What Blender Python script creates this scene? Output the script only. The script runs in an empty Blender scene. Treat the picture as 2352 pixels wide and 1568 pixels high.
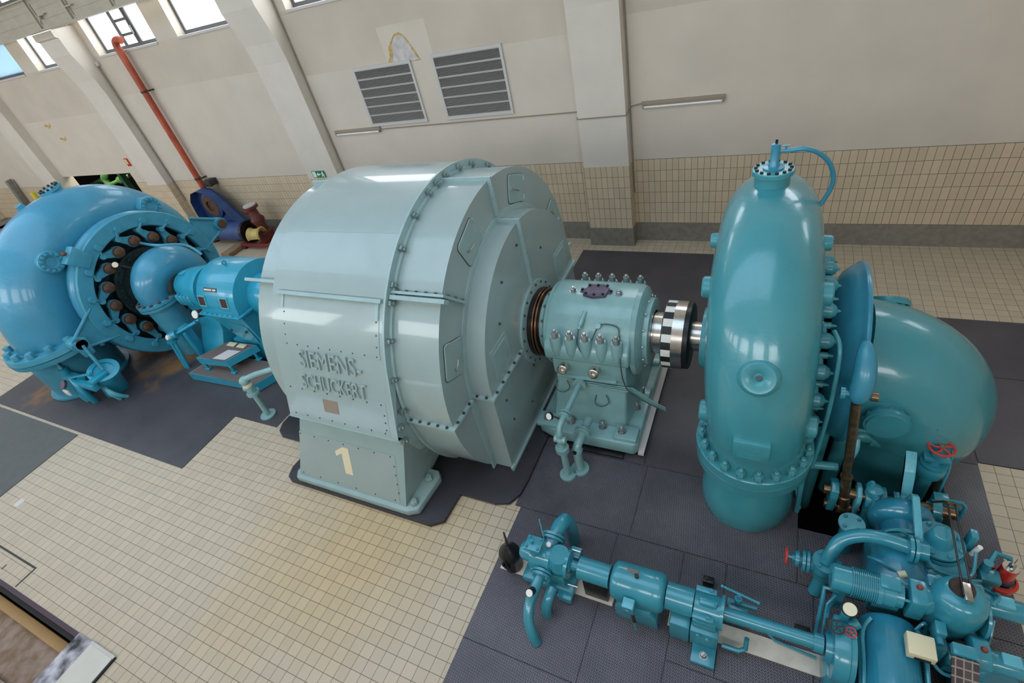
import bpy, bmesh, math, random
from mathutils import Vector, Matrix, noise
random.seed(7)
S = bpy.context.scene
COL = S.collection
PI = math.pi
def rad(d): return math.radians(d)
def lin(c): return tuple(((v/255)/12.92 if v/255 <= .04045 else ((v/255+.055)/1.055)**2.4) for v in c)

# ------------------------------------------------------------------ camera, world, light
cam = bpy.data.objects.new('camera', bpy.data.cameras.new('camera'))
COL.objects.link(cam)
_R = ((0.896528, 0.393629, -0.203208), (-0.109530, 0.641451, 0.759305), (-0.429232, 0.658481, -0.618193))
mm = Matrix.Identity(4)
for i in range(3):
    mm[i][0] = _R[0][i]; mm[i][1] = _R[1][i]; mm[i][2] = -_R[2][i]; mm[i][3] = (0.0, -10.63329, 6.17161)[i]
cam.matrix_world = mm
cam.data.sensor_width = 36.0; cam.data.sensor_fit = 'HORIZONTAL'
cam.data.lens = 1153.247/2352*36
cam.data.clip_end = 200
S.camera = cam

w = bpy.data.worlds.new('world'); S.world = w; w.use_nodes = True
wn = w.node_tree.nodes; wl = w.node_tree.links
bg = wn['Background']; bg.inputs[0].default_value = (0.62, 0.78, 1.0, 1); bg.inputs[1].default_value = 2.2
S.view_settings.view_transform = 'Standard'
S.view_settings.look = 'None'
S.view_settings.gamma = 1.0
S.view_settings.use_curve_mapping = False
S.view_settings.exposure = 0.22
DAY = (0.80, 0.89, 1.0)

def area_light(name, loc, size, rot, power, col=DAY):
    l = bpy.data.lights.new(name, 'AREA'); l.shape = 'RECTANGLE'
    l.size, l.size_y = size; l.energy = power; l.color = col
    o = bpy.data.objects.new(name, l); COL.objects.link(o); o.location = loc; o.rotation_euler = rot
    return o

# ------------------------------------------------------------------ materials
MATS = {}
def mat(name, rgb, rough=.5, metal=0., noise_amt=.0, noise_scale=6., bump=0., bump_scale=40., spec=.5, coat=0., rgb2=None, detail=4.):
    if name in MATS: return MATS[name]
    m = bpy.data.materials.new(name); m.use_nodes = True
    nt = m.node_tree; N = nt.nodes; L = nt.links; b = N['Principled BSDF']
    c = lin(rgb)
    b.inputs['Base Color'].default_value = (*c, 1); b.inputs['Roughness'].default_value = rough
    b.inputs['Metallic'].default_value = metal; b.inputs['Specular IOR Level'].default_value = spec
    b.inputs['Coat Weight'].default_value = coat; b.inputs['Coat Roughness'].default_value = .07
    tc = N.new('ShaderNodeTexCoord')
    if noise_amt > 0 or rgb2:
        n = N.new('ShaderNodeTexNoise'); n.inputs['Scale'].default_value = noise_scale; n.inputs['Detail'].default_value = detail
        L.new(tc.outputs['Object'], n.inputs['Vector'])
        r = N.new('ShaderNodeValToRGB'); r.color_ramp.elements[0].position = .35; r.color_ramp.elements[1].position = .65
        k = noise_amt
        c2 = lin(rgb2) if rgb2 else tuple(min(1, v*(1+k)) for v in c)
        c1 = c if rgb2 else tuple(v*(1-k) for v in c)
        r.color_ramp.elements[0].color = (*c1, 1); r.color_ramp.elements[1].color = (*c2, 1)
        L.new(n.outputs['Fac'], r.inputs['Fac']); L.new(r.outputs['Color'], b.inputs['Base Color'])
    if bump > 0:
        n2 = N.new('ShaderNodeTexNoise'); n2.inputs['Scale'].default_value = bump_scale; n2.inputs['Detail'].default_value = 3
        L.new(tc.outputs['Object'], n2.inputs['Vector'])
        bp = N.new('ShaderNodeBump'); bp.inputs['Strength'].default_value = 1.0; bp.inputs['Distance'].default_value = bump
        L.new(n2.outputs['Fac'], bp.inputs['Height']); L.new(bp.outputs['Normal'], b.inputs['Normal'])
    MATS[name] = m
    return m

def near(nt, g, p, R):
    """1 close to a spot on the floor, fading to 0 at distance R: where oil or rust has spread"""
    d = nt.nodes.new('ShaderNodeVectorMath'); d.operation = 'DISTANCE'; d.inputs[1].default_value = p
    nt.links.new(g.outputs['Position'], d.inputs[0])
    m = nt.nodes.new('ShaderNodeMapRange'); m.inputs['From Min'].default_value = R; m.inputs['From Max'].default_value = 0
    m.inputs['To Min'].default_value = 0; m.inputs['To Max'].default_value = .5
    nt.links.new(d.outputs['Value'], m.inputs['Value'])
    return m.outputs['Result']
def tile_mat(name, rgb, grout, tw, th, axes='XY', off=(0, 0), rough=.4, var=.10, stain=None, gw=.006, mortar_soft=0.2):
    """square / oblong tiles laid in straight courses, world aligned"""
    m = bpy.data.materials.new(name); m.use_nodes = True
    nt = m.node_tree; N = nt.nodes; L = nt.links; b = N['Principled BSDF']
    g = N.new('ShaderNodeNewGeometry'); sx = N.new('ShaderNodeSeparateXYZ'); L.new(g.outputs['Position'], sx.inputs[0])
    cx = N.new('ShaderNodeCombineXYZ')
    if axes == 'XY':
        L.new(sx.outputs['X'], cx.inputs[0]); L.new(sx.outputs['Y'], cx.inputs[1])
    else:      # upright face: run along X and Y, up Z
        a = N.new('ShaderNodeMath'); a.operation = 'ADD'; L.new(sx.outputs['X'], a.inputs[0]); L.new(sx.outputs['Y'], a.inputs[1])
        L.new(a.outputs[0], cx.inputs[0]); L.new(sx.outputs['Z'], cx.inputs[1])
    ad = N.new('ShaderNodeVectorMath'); ad.operation = 'ADD'; ad.inputs[1].default_value = (off[0]+1000*tw, off[1]+1000*th, 0)
    L.new(cx.outputs[0], ad.inputs[0])
    br = N.new('ShaderNodeTexBrick'); br.offset = 0; br.offset_frequency = 1; br.squash = 1
    br.inputs['Scale'].default_value = 1; br.inputs['Brick Width'].default_value = tw; br.inputs['Row Height'].default_value = th
    br.inputs['Mortar Size'].default_value = gw/2; br.inputs['Mortar Smooth'].default_value = mortar_soft
    c = lin(rgb)
    br.inputs['Color1'].default_value = (*[v*(1-var) for v in c], 1); br.inputs['Color2'].default_value = (*[min(1, v*(1+var)) for v in c], 1)
    br.inputs['Mortar'].default_value = (*lin(grout), 1)
    L.new(ad.outputs[0], br.inputs['Vector'])
    out = br.outputs['Color']
    if stain:
        n = N.new('ShaderNodeTexNoise'); n.inputs['Scale'].default_value = .55; n.inputs['Detail'].default_value = 3
        L.new(g.outputs['Position'], n.inputs['Vector'])
        r = N.new('ShaderNodeValToRGB'); r.color_ramp.elements[0].position = .38; r.color_ramp.elements[1].position = .68
        r.color_ramp.elements[0].color = (1, 1, 1, 1); r.color_ramp.elements[1].color = (*stain, 1)
        sf = near(nt, g, (-4.9, -8.5, 0), 2.6); ml = N.new('ShaderNodeMath'); ml.operation = 'MULTIPLY_ADD'; ml.inputs[1].default_value = .55
        L.new(n.outputs['Fac'], ml.inputs[0]); L.new(sf, ml.inputs[2])
        L.new(ml.outputs[0], r.inputs['Fac'])
        mx = N.new('ShaderNodeMix'); mx.data_type = 'RGBA'; mx.blend_type = 'MULTIPLY'; mx.inputs[0].default_value = 1
        L.new(out, mx.inputs[6]); L.new(r.outputs['Color'], mx.inputs[7]); out = mx.outputs[2]
    L.new(out, b.inputs['Base Color']); b.inputs['Roughness'].default_value = rough
    b.inputs['Specular IOR Level'].default_value = .4
    bp = N.new('ShaderNodeBump'); bp.inputs['Distance'].default_value = .002; bp.invert = True
    L.new(br.outputs['Fac'], bp.inputs['Height']); L.new(bp.outputs['Normal'], b.inputs['Normal'])
    MATS[name] = m
    return m

def plate_mat(name, rgb, rgb2, scale=1., rough=.42, rot=45, amt=.5, rust=()):
    """dark chequered floor plate: small raised lozenges"""
    m = bpy.data.materials.new(name); m.use_nodes = True
    nt = m.node_tree; N = nt.nodes; L = nt.links; b = N['Principled BSDF']
    g = N.new('ShaderNodeNewGeometry')
    mp = N.new('ShaderNodeMapping'); mp.inputs['Rotation'].default_value = (0, 0, rad(rot)); L.new(g.outputs['Position'], mp.inputs[0])
    br = N.new('ShaderNodeTexBrick'); br.offset = .5; br.inputs['Scale'].default_value = scale
    br.inputs['Brick Width'].default_value = .045; br.inputs['Row Height'].default_value = .018
    br.inputs['Mortar Size'].default_value = .006; br.inputs['Mortar Smooth'].default_value = .7
    br.inputs['Color1'].default_value = (1, 1, 1, 1); br.inputs['Color2'].default_value = (.8, .8, .8, 1); br.inputs['Mortar'].default_value = (0, 0, 0, 1)
    L.new(mp.outputs[0], br.inputs['Vector'])
    n = N.new('ShaderNodeTexNoise'); n.inputs['Scale'].default_value = 1.3; n.inputs['Detail'].default_value = 6
    L.new(g.outputs['Position'], n.inputs['Vector'])
    r = N.new('ShaderNodeValToRGB'); r.color_ramp.elements[0].position = .3; r.color_ramp.elements[1].position = .7
    r.color_ramp.elements[0].color = (*lin(rgb), 1); r.color_ramp.elements[1].color = (*lin(rgb2), 1)
    L.new(n.outputs['Fac'], r.inputs['Fac'])
    mx = N.new('ShaderNodeMix'); mx.data_type = 'RGBA'; mx.blend_type = 'MULTIPLY'; mx.inputs[0].default_value = amt
    L.new(r.outputs['Color'], mx.inputs[6]); L.new(br.outputs['Color'], mx.inputs[7])
    out = mx.outputs[2]
    for (p, R) in rust:
        sf = near(nt, g, p, R); nn = N.new('ShaderNodeTexNoise'); nn.inputs['Scale'].default_value = 2.6; nn.inputs['Detail'].default_value = 5
        L.new(g.outputs['Position'], nn.inputs['Vector'])
        ad = N.new('ShaderNodeMath'); ad.operation = 'ADD'; L.new(nn.outputs['Fac'], ad.inputs[0]); L.new(sf, ad.inputs[1])
        mr = N.new('ShaderNodeMapRange'); mr.inputs['From Min'].default_value = .72; mr.inputs['From Max'].default_value = 1.0; mr.inputs['To Max'].default_value = .85
        L.new(ad.outputs[0], mr.inputs['Value'])
        m2 = N.new('ShaderNodeMix'); m2.data_type = 'RGBA'; m2.inputs[7].default_value = (*lin((146, 106, 58)), 1)
        L.new(mr.outputs['Result'], m2.inputs[0]); L.new(out, m2.inputs[6]); out = m2.outputs[2]
    L.new(out, b.inputs['Base Color']); b.inputs['Roughness'].default_value = rough
    bp = N.new('ShaderNodeBump'); bp.inputs['Distance'].default_value = .004
    L.new(br.outputs['Color'], bp.inputs['Height']); L.new(bp.outputs['Normal'], b.inputs['Normal'])
    MATS[name] = m
    return m

# ------------------------------------------------------------------ mesh building
ORG = {}      # world position of each object's origin
class MB:
    def __init__(s): s.bm = bmesh.new()
    def add(s, verts, faces, M=None):
        vs = [s.bm.verts.new(M @ Vector(v) if M else v) for v in verts]
        for f in faces:
            try: s.bm.faces.new([vs[i] for i in f])
            except ValueError: pass
        return s
    def box(s, x0, x1, y0, y1, z0, z1, bev=0., M=None):
        if x0 > x1: x0, x1 = x1, x0
        if y0 > y1: y0, y1 = y1, y0
        if z0 > z1: z0, z1 = z1, z0
        t = bmesh.new(); bmesh.ops.create_cube(t, size=1)
        for v in t.verts: v.co = Vector(((x0+x1)/2+v.co.x*(x1-x0), (y0+y1)/2+v.co.y*(y1-y0), (z0+z1)/2+v.co.z*(z1-z0)))
        if bev > 0: bmesh.ops.bevel(t, geom=t.edges[:]+t.verts[:], offset=min(bev, .45*min(x1-x0, y1-y0, z1-z0)), segments=2, profile=.5, affect='EDGES')
        s._merge(t, M); return s
    def _merge(s, t, M=None):
        mp = {}
        for v in t.verts: mp[v] = s.bm.verts.new(M @ v.co if M else v.co)
        for f in t.faces:
            try: s.bm.faces.new([mp[v] for v in f.verts])
            except ValueError: pass
        t.free()
    def lathe(s, prof, p, ax, n=32, a0=0., a1=360., up=None):
        """prof: [(distance along axis, radius)], p: origin, ax: axis direction"""
        ax = Vector(ax).normalized(); p = Vector(p)
        u = Vector(up) if up else (Vector((0, 0, 1)) if abs(ax.z) < .9 else Vector((1, 0, 0)))
        e1 = (u - ax*u.dot(ax)).normalized(); e2 = ax.cross(e1)
        full = abs(a1-a0) >= 359.9
        m = n if full else n+1
        rings = []
        for (d, r) in prof:
            if r < 1e-6: rings.append([s.bm.verts.new(p+ax*d)])
            else: rings.append([s.bm.verts.new(p+ax*d+(e1*math.cos(t)+e2*math.sin(t))*r) for t in [rad(a0+(a1-a0)*k/n) for k in range(m)]])
        for A, B in zip(rings, rings[1:]):
            for k in range(n):
                k2 = (k+1) % m if full else k+1
                try:
                    if len(A) == 1 and len(B) == 1: continue
                    if len(A) == 1: s.bm.faces.new((A[0], B[k], B[k2]))
                    elif len(B) == 1: s.bm.faces.new((A[k2], A[k], B[0]))
                    else: s.bm.faces.new((A[k], B[k], B[k2], A[k2]))
                except ValueError: pass
        return s
    def cyl(s, p0, p1, r0, r1=None, n=20, bev=0.):
        p0 = Vector(p0); p1 = Vector(p1); r1 = r0 if r1 is None else r1
        h = (p1-p0).length
        if bev > 0:
            return s.lathe([(0, 0), (0, r0-bev), (bev, r0), (h-bev, r1), (h, r1-bev), (h, 0)], p0, p1-p0, n)
        return s.lathe([(0, 0), (0, r0), (h, r1), (h, 0)], p0, p1-p0, n)
    def ring(s, p, ax, r_in, r_out, d0, d1, n=40, a0=0., a1=360., up=None):
        s.lathe([(d0, r_in), (d0, r_out), (d1, r_out), (d1, r_in), (d0, r_in)], p, ax, n, a0, a1, up); return s
    def ball(s, p, r, n=16, sc=(1, 1, 1)):
        t = bmesh.new(); bmesh.ops.create_uvsphere(t, u_segments=n, v_segments=max(6, n//2), radius=r)
        for v in t.verts: v.co = Vector((v.co.x*sc[0], v.co.y*sc[1], v.co.z*sc[2]))+Vector(p)
        s._merge(t); return s
    def tube(s, pts, r, n=12, cap=True, smooth=0):
        pts = [Vector(q) for q in pts]
        if smooth: pts = catmull(pts, smooth)
        rr = r if isinstance(r, (list, tuple)) else [r]*len(pts)
        if len(rr) != len(pts): rr = [rr[0]+(rr[-1]-rr[0])*i/(len(pts)-1) for i in range(len(pts))]
        prev = None; e1 = None
        rings = []
        for i, q in enumerate(pts):
            t = (pts[min(i+1, len(pts)-1)]-pts[max(i-1, 0)]).normalized()
            if e1 is None:
                u = Vector((0, 0, 1)) if abs(t.z) < .9 else Vector((1, 0, 0))
                e1 = (u-t*u.dot(t)).normalized()
            else: e1 = (e1-t*e1.dot(t)).normalized()
            e2 = t.cross(e1)
            rings.append([s.bm.verts.new(q+(e1*math.cos(2*PI*k/n)+e2*math.sin(2*PI*k/n))*rr[i]) for k in range(n)])
        for A, B in zip(rings, rings[1:]):
            for k in range(n): s.bm.faces.new((A[k], A[(k+1) % n], B[(k+1) % n], B[k]))
        if cap:
            s.bm.faces.new(list(reversed(rings[0]))); s.bm.faces.new(rings[-1])
        return s
    def prism(s, poly, ax, d0, d1, bev=0.):
        """poly in the plane normal to axis 'X' (y,z), 'Y' (x,z) or 'Z' (x,y)"""
        def P(a, b, d): return {'X': (d, a, b), 'Y': (a, d, b), 'Z': (a, b, d)}[ax]
        t = bmesh.new()
        A = [t.verts.new(P(a, b, d0)) for a, b in poly]; B = [t.verts.new(P(a, b, d1)) for a, b in poly]
        n = len(poly)
        t.faces.new(A); t.faces.new(list(reversed(B)))
        for k in range(n): t.faces.new((A[(k+1) % n], A[k], B[k], B[(k+1) % n]))
        bmesh.ops.recalc_face_normals(t, faces=t.faces[:])
        if bev > 0: bmesh.ops.bevel(t, geom=t.edges[:], offset=bev, segments=2, profile=.5, affect='EDGES')
        s._merge(t); return s
    def hexbolt(s, p, ax, r, h, stud=True):
        ax = Vector(ax).normalized(); p = Vector(p)
        s.lathe([(0, 0), (0, r*1.25), (h*.12, r*1.25), (h*.12, r)], p, ax, 12)
        s.lathe([(h*.12, r), (h*.85, r), (h, r*.85), (h, 0)], p, ax, 6)
        if stud: s.lathe([(h, r*.55), (h*1.35, r*.55), (h*1.45, r*.4), (h*1.45, 0)], p, ax, 10)
        return s

def catmull(P, k):
    out = []
    for i in range(len(P)-1):
        p0 = P[max(i-1, 0)]; p1 = P[i]; p2 = P[i+1]; p3 = P[min(i+2, len(P)-1)]
        for j in range(k):
            t = j/k
            out.append(.5*((2*p1)+(p2-p0)*t+(2*p0-5*p1+4*p2-p3)*t*t+(3*p1-p0-3*p2+p3)*t**3))
    out.append(P[-1]); return out

def circle_poly(c, r, a0, a1, n):
    return [(c[0]+r*math.cos(rad(a0+(a1-a0)*k/n)), c[1]+r*math.sin(rad(a0+(a1-a0)*k/n))) for k in range(n+1)]

def build(name, mb, m, parent=None, label=None, cat=None, group=None, kind=None, flat=False, sharp=38, origin=None):
    bm = mb.bm if isinstance(mb, MB) else mb
    bmesh.ops.remove_doubles(bm, verts=bm.verts[:], dist=1e-5)
    bmesh.ops.recalc_face_normals(bm, faces=bm.faces[:])
    if origin is None:
        lo = Vector((min(v.co[i] for v in bm.verts) for i in range(3))); hi = Vector((max(v.co[i] for v in bm.verts) for i in range(3)))
        origin = (lo+hi)/2
        if parent is None: origin.z = lo.z
    origin = Vector(origin)
    for v in bm.verts: v.co -= origin
    if not flat:
        for f in bm.faces: f.smooth = True
        ca = math.cos(rad(sharp))
        for e in bm.edges:
            if len(e.link_faces) == 2 and e.link_faces[0].normal.dot(e.link_faces[1].normal) < ca: e.smooth = False
    me = bpy.data.meshes.new(name); bm.to_mesh(me); bm.free()
    if m: me.materials.append(m)
    o = bpy.data.objects.new(name, me); COL.objects.link(o)
    if parent is not None:
        o.parent = parent; o.location = origin-ORG[parent.name]
    else: o.location = origin
    ORG[o.name] = origin
    tag(o, label, cat, group, kind)
    return o
def tag(o, label=None, cat=None, group=None, kind=None):
    if label: o['label'] = label
    if cat: o['category'] = cat
    if group: o['group'] = group
    if kind: o['kind'] = kind
    return o
def thing(name, label, cat, loc, group=None):
    o = bpy.data.objects.new(name, None); COL.objects.link(o); o.empty_display_size = .1
    o.location = loc; ORG[o.name] = Vector(loc); tag(o, label, cat, group); return o
def struct(name, mb, m, parent=None, **k):
    return build(name, mb, m, parent, kind=None if parent else 'structure', **k)
def copy_tree(o, delta=None, parent=None, label=None, group=None):
    c = o.copy(); COL.objects.link(c); c.parent = parent
    ORG[c.name] = ORG[o.name]+(Vector(delta) if delta else Vector())
    if delta and parent is None: c.location = o.location+Vector(delta)
    if label: c['label'] = label
    if group: c['group'] = group
    for ch in [x for x in S.collection.objects if x.parent == o]: copy_tree(ch, delta, c)
    return c
def bolts(name, parent, m, p, ax, rad_, n, r, h, phase=0., up=None, stud=True):
    """n separate bolts on a circle round an axis, one mesh shared by all"""
    ax = Vector(ax).normalized(); p = Vector(p)
    u = Vector(up) if up else (Vector((0, 0, 1)) if abs(ax.z) < .9 else Vector((1, 0, 0)))
    e1 = (u-ax*u.dot(ax)).normalized(); e2 = ax.cross(e1)
    pts = [p+(e1*math.cos(t)+e2*math.sin(t))*rad_ for t in [2*PI*k/n+rad(phase) for k in range(n)]]
    return bolts_at(name, parent, m, pts, ax, r, h, stud)
def bolts_at(name, parent, m, pts, ax, r, h, stud=True):
    first = None; out = []
    for q in pts:
        q = Vector(q)
        if first is None:
            first = build(name, MB().hexbolt(q, ax, r, h, stud), m, parent, origin=q); out.append(first)
        else:
            c = first.copy(); COL.objects.link(c); c.location = q-ORG[parent.name]; ORG[c.name] = q; out.append(c)
    return out
def text_mesh(body, size, depth, font_scale=1., spacing=1.):
    cu = bpy.data.curves.new('lettering', 'FONT'); cu.body = body; cu.size = size; cu.extrude = depth; cu.space_character = spacing
    cu.align_x = 'LEFT'; cu.resolution_u = 3
    ob = bpy.data.objects.new('lettering_tmp', cu); COL.objects.link(ob)
    bpy.context.view_layer.update()
    me = bpy.data.meshes.new_from_object(ob.evaluated_get(bpy.context.evaluated_depsgraph_get()))
    bm = bmesh.new(); bm.from_mesh(me)
    bpy.data.objects.remove(ob); bpy.data.curves.remove(cu); bpy.data.meshes.remove(me)
    return bm
def flange(mb, p, ax, r_in, r_out, t, n=28): return mb.ring(p, ax, r_in, r_out, 0, t, n)
# ------------------------------------------------------------------ surface materials
A = .154
M_floor = tile_mat('floor_tiles', (190, 176, 153), (104, 92, 76), A, A, 'XY', (A*40.6798, A*67.6798), .42, .05, (1.0, .90, .68), .006)
M_dado = tile_mat('wall_tiles', (206, 187, 158), (90, 84, 72), .1252, .246, 'XZ', (.03, -.453), .35, .06, None, .007)
M_base = mat('grey_skirting', (134, 127, 115), .7, noise_amt=.12, noise_scale=9)
M_white = mat('white_wall_paint', (206, 195, 179), .75, noise_amt=.035, noise_scale=1.1)
M_pillar = mat('pillar_paint', (212, 203, 190), .72, noise_amt=.03, noise_scale=1.5)
M_tan = mat('older_wall_paint', (198, 186, 169), .8, noise_amt=.05, noise_scale=.9)
M_patch = mat('fresh_wall_paint', (205, 195, 180), .75, noise_amt=.02)
M_scar = mat('bare_plaster', (196, 190, 186), .9, noise_amt=.15, noise_scale=7, bump=.01, bump_scale=14)
M_scar2 = mat('torn_plaster_edge', (190, 160, 105), .9, noise_amt=.25, noise_scale=12)
M_ceil = mat('ceiling_paint', (205, 200, 190), .8)
M_plate = plate_mat('chequer_plate', (122, 119, 127), (98, 95, 104), 1., .27, 45, .62)
M_plate2 = plate_mat('dark_floor_plate', (72, 69, 76), (92, 87, 92), 1., .34, 45, .2)
M_lino = mat('grey_floor_sheet', (88, 90, 88), .6, noise_amt=.06, noise_scale=5)
M_ribbed = plate_mat('black_ribbed_rubber', (46, 45, 52), (60, 58, 66), 1., .45, 20, .45)
M_rubedge = mat('black_rubber', (38, 37, 40), .5)
M_crane = mat('crane_beige', (172, 164, 146), .6, noise_amt=.06, noise_scale=3)
M_frame = mat('window_frame_grey', (92, 92, 94), .5)
M_sill = mat('sill_concrete', (196, 192, 188), .6)
def pane_mat(name, col, strength):
    m = bpy.data.materials.new(name); m.use_nodes = True
    b = m.node_tree.nodes['Principled BSDF']
    b.inputs['Base Color'].default_value = (.8, .85, .9, 1); b.inputs['Roughness'].default_value = .3
    b.inputs['Emission Color'].default_value = (*col, 1); b.inputs['Emission Strength'].default_value = strength
    return m
M_pane = pane_mat('daylit_glass', (.86, .93, 1.0), 4.6)
M_pane3 = pane_mat('daylit_front_glass', (.95, .97, 1.0), 7.)
M_roof_fill = pane_mat('added_roof_glow', (.56, .75, 1.0), 1.7)  # bluish glow for the added roof panel
M_pane2 = pane_mat('daylit_blind', (.60, .82, 1.0), .6)
M_dark = mat('dark_recess', (34, 34, 32), .9)
M_darkgreen = mat('dark_green_paint', (44, 84, 60), .6, noise_amt=.1)
M_green = mat('green_pipe_paint', (96, 150, 84), .45, noise_amt=.1)

# ------------------------------------------------------------------ room shell
XL, XR, YF, ZC = -40., 9., -15., 9.6
SILL, HEAD = 5.87, 8.6
WIN = [(-34.2, -31.4), (-30.6, -27.7), (-26.0, -23.37), (-22.43, -20.2), (-18.68, -15.73), (-14.80, -12.2), (-10.65, -7.65), (-6.75, -4.0), (-2.4, .6), (1.5, 4.3), (5.2, 8.2)]
DOOR = (-26.15, -21.3, 2.3)

PIT = (.74, 2.26, -6.72, -4.55)          # open pit under the draft tube
mb = MB()
mb.box(XL, -14, YF, -11.0, -.3, 0); mb.box(-7.93, XR, YF, -11.0, -.3, 0); mb.box(XL, XR, -11.0, PIT[2], -.3, 0); mb.box(XL, XR, PIT[3], .35, -.3, 0)
mb.box(XL, PIT[0], PIT[2], PIT[3], -.3, 0); mb.box(PIT[1], XR, PIT[2], PIT[3], -.3, 0)
floor = struct('floor', mb, M_floor, flat=True)
mb = MB(); x0, x1, y0, y1 = PIT
mb.box(x0-.1, x0, y0-.1, y1+.1, -2, -.3); mb.box(x1, x1+.1, y0-.1, y1+.1, -2, -.3); mb.box(x0, x1, y0-.1, y0, -2, -.3); mb.box(x0, x1, y1, y1+.1, -2, -.3); mb.box(x0, x1, y0, y1, -2.1, -2)
struct('pit_lining', mb, M_dark, floor, flat=True)
mb = MB(); mb.box(-11.95, -11.8, -10.09, -9.94, 0, .0015)
struct('replaced_tile', mb, mat('pale_tile', (206, 202, 196), .4), floor, flat=True)

mb = MB()
mb.box(XL, DOOR[0], .012, .36, 0, SILL); mb.box(DOOR[1], XR, .012, .36, 0, SILL); mb.box(DOOR[0], DOOR[1], .012, .36, DOOR[2], SILL)
xs = [XL]+[v for p in WIN for v in p]+[XR]
for i in range(0, len(xs), 2): mb.box(xs[i], xs[i+1], .012, .36, SILL, HEAD)
mb.box(XL, XR, .012, .36, HEAD, ZC)
wall = struct('wall_back', mb, M_white, flat=True)
# older, yellower coat of paint above a ragged line
mb = MB()
for a_, b_, z0 in [(-11.0, -8.3, 4.47), (-8.3, -7.0, 5.18), (-7.0, -3.7, 4.46), (-2.75, 9, 4.62), (-19.0, -12.05, 4.75), (-26.2, -20.1, 4.4), (-40, -27.3, 4.5)]:
    mb.box(a_, b_, .009, .012, z0, SILL)
struct('old_paint', mb, M_tan, wall, flat=True)
mb = MB(); mb.prism([(-8.12, 4.44), (-8.04, 4.62), (-7.98, 4.83), (-7.86, 4.95), (-7.74, 4.97), (-7.64, 4.92), (-7.55, 4.78), (-7.47, 4.58), (-7.38, 4.44)], 'Y', .004, .012)
struct('plaster_scar', mb, M_scar, wall)
mb = MB(); mb.prism([(-8.27, 4.46), (-8.15, 4.58), (-8.13, 4.75), (-8.0, 4.88), (-7.86, 5.0), (-7.72, 5.02), (-7.6, 4.93), (-7.5, 4.75), (-7.42, 4.6), (-7.34, 4.42), (-8.1, 4.42)], 'Y', .0065, .012)
struct('torn_paint_edge', mb, M_scar2, wall)
for (x, z) in [(-24.4, 4.22), (-24.0, 3.72)]:
    mb = MB(); mb.prism([(x-.3, z), (x-.1, z+.05), (x+.12, z+.02), (x+.25, z+.09), (x+.2, z-.04), (x, z-.1), (x-.12, z-.03)], 'Y', .006, .012)
    struct('torn_paint_edge', mb, M_scar2, wall)

def upright(n0, x0, x1, z0, z1, m, name): pass
mb = MB()
for a_, b_ in [(XL, DOOR[0]), (DOOR[1], XR)]: mb.box(a_, b_, 0, .012, .453, 1.93)
struct('trim_1', mb, M_dado, flat=True)
mb = MB()
for a_, b_ in [(XL, DOOR[0]), (DOOR[1], XR)]: mb.box(a_, b_, -.012, .012, 0, .453)
struct('baseboard_back', mb, M_base, flat=True)
# pillars with a haunch that carries the crane beam
PIL = [(-35.3, -34.4), (-27.3, -26.15), (-20.1, -19.0), (-12.1, -10.95), (-3.75, -2.75), (4.4, 5.2)]
for i, (a_, b_) in enumerate(PIL):
    mb = MB()
    prof = [(.012, 1.92), (-.28, 1.92), (-.30, 4.9), (-.36, 5.35), (-.56, 6.1), (-.58, 6.52), (-.66, 6.56), (-.66, 6.74), (.012, 6.74)]
    mb.prism(prof, 'X', a_, b_)
    mb.box(a_+.12, b_-.12, -.12, .012, 6.74, ZC)
    p = struct('trim_%d' % (i+2), mb, M_pillar, flat=True)
    mb = MB(); mb.box(a_-.012, b_+.012, -.292, -.0, .453, 1.92)
    struct('tile_cladding', mb, M_dado, p, flat=True)
    mb = MB(); mb.box(a_-.024, b_+.024, -.304, -.012, 0, .453)
    struct('plinth', mb, M_base, p, flat=True)
mb = MB(); mb.box(XL-.3, XL, YF, .36, 0, ZC); struct('wall_left', mb, M_white, flat=True)
mb = MB(); mb.box(XR, XR+.3, YF, .36, 0, ZC); struct('wall_right', mb, M_white, flat=True)
mb = MB(); mb.box(XL, XR, YF, .36, ZC, ZC+.3); struct('ceiling', mb, M_ceil, flat=True)
FW = [(-38+5.2*k, -38+5.2*k+3.6) for k in range(9)]
mb = MB(); mb.box(XL, XR, YF-.35, YF, 0, 5.6); mb.box(XL, XR, YF-.35, YF, 7.7, ZC)
xs = [XL]+[v for p in FW for v in p]+[XR]
for i in range(0, len(xs), 2): mb.box(xs[i], xs[i+1], YF-.35, YF, 5.6, 7.7)
struct('wall_front', mb, M_white, flat=True)
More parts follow.
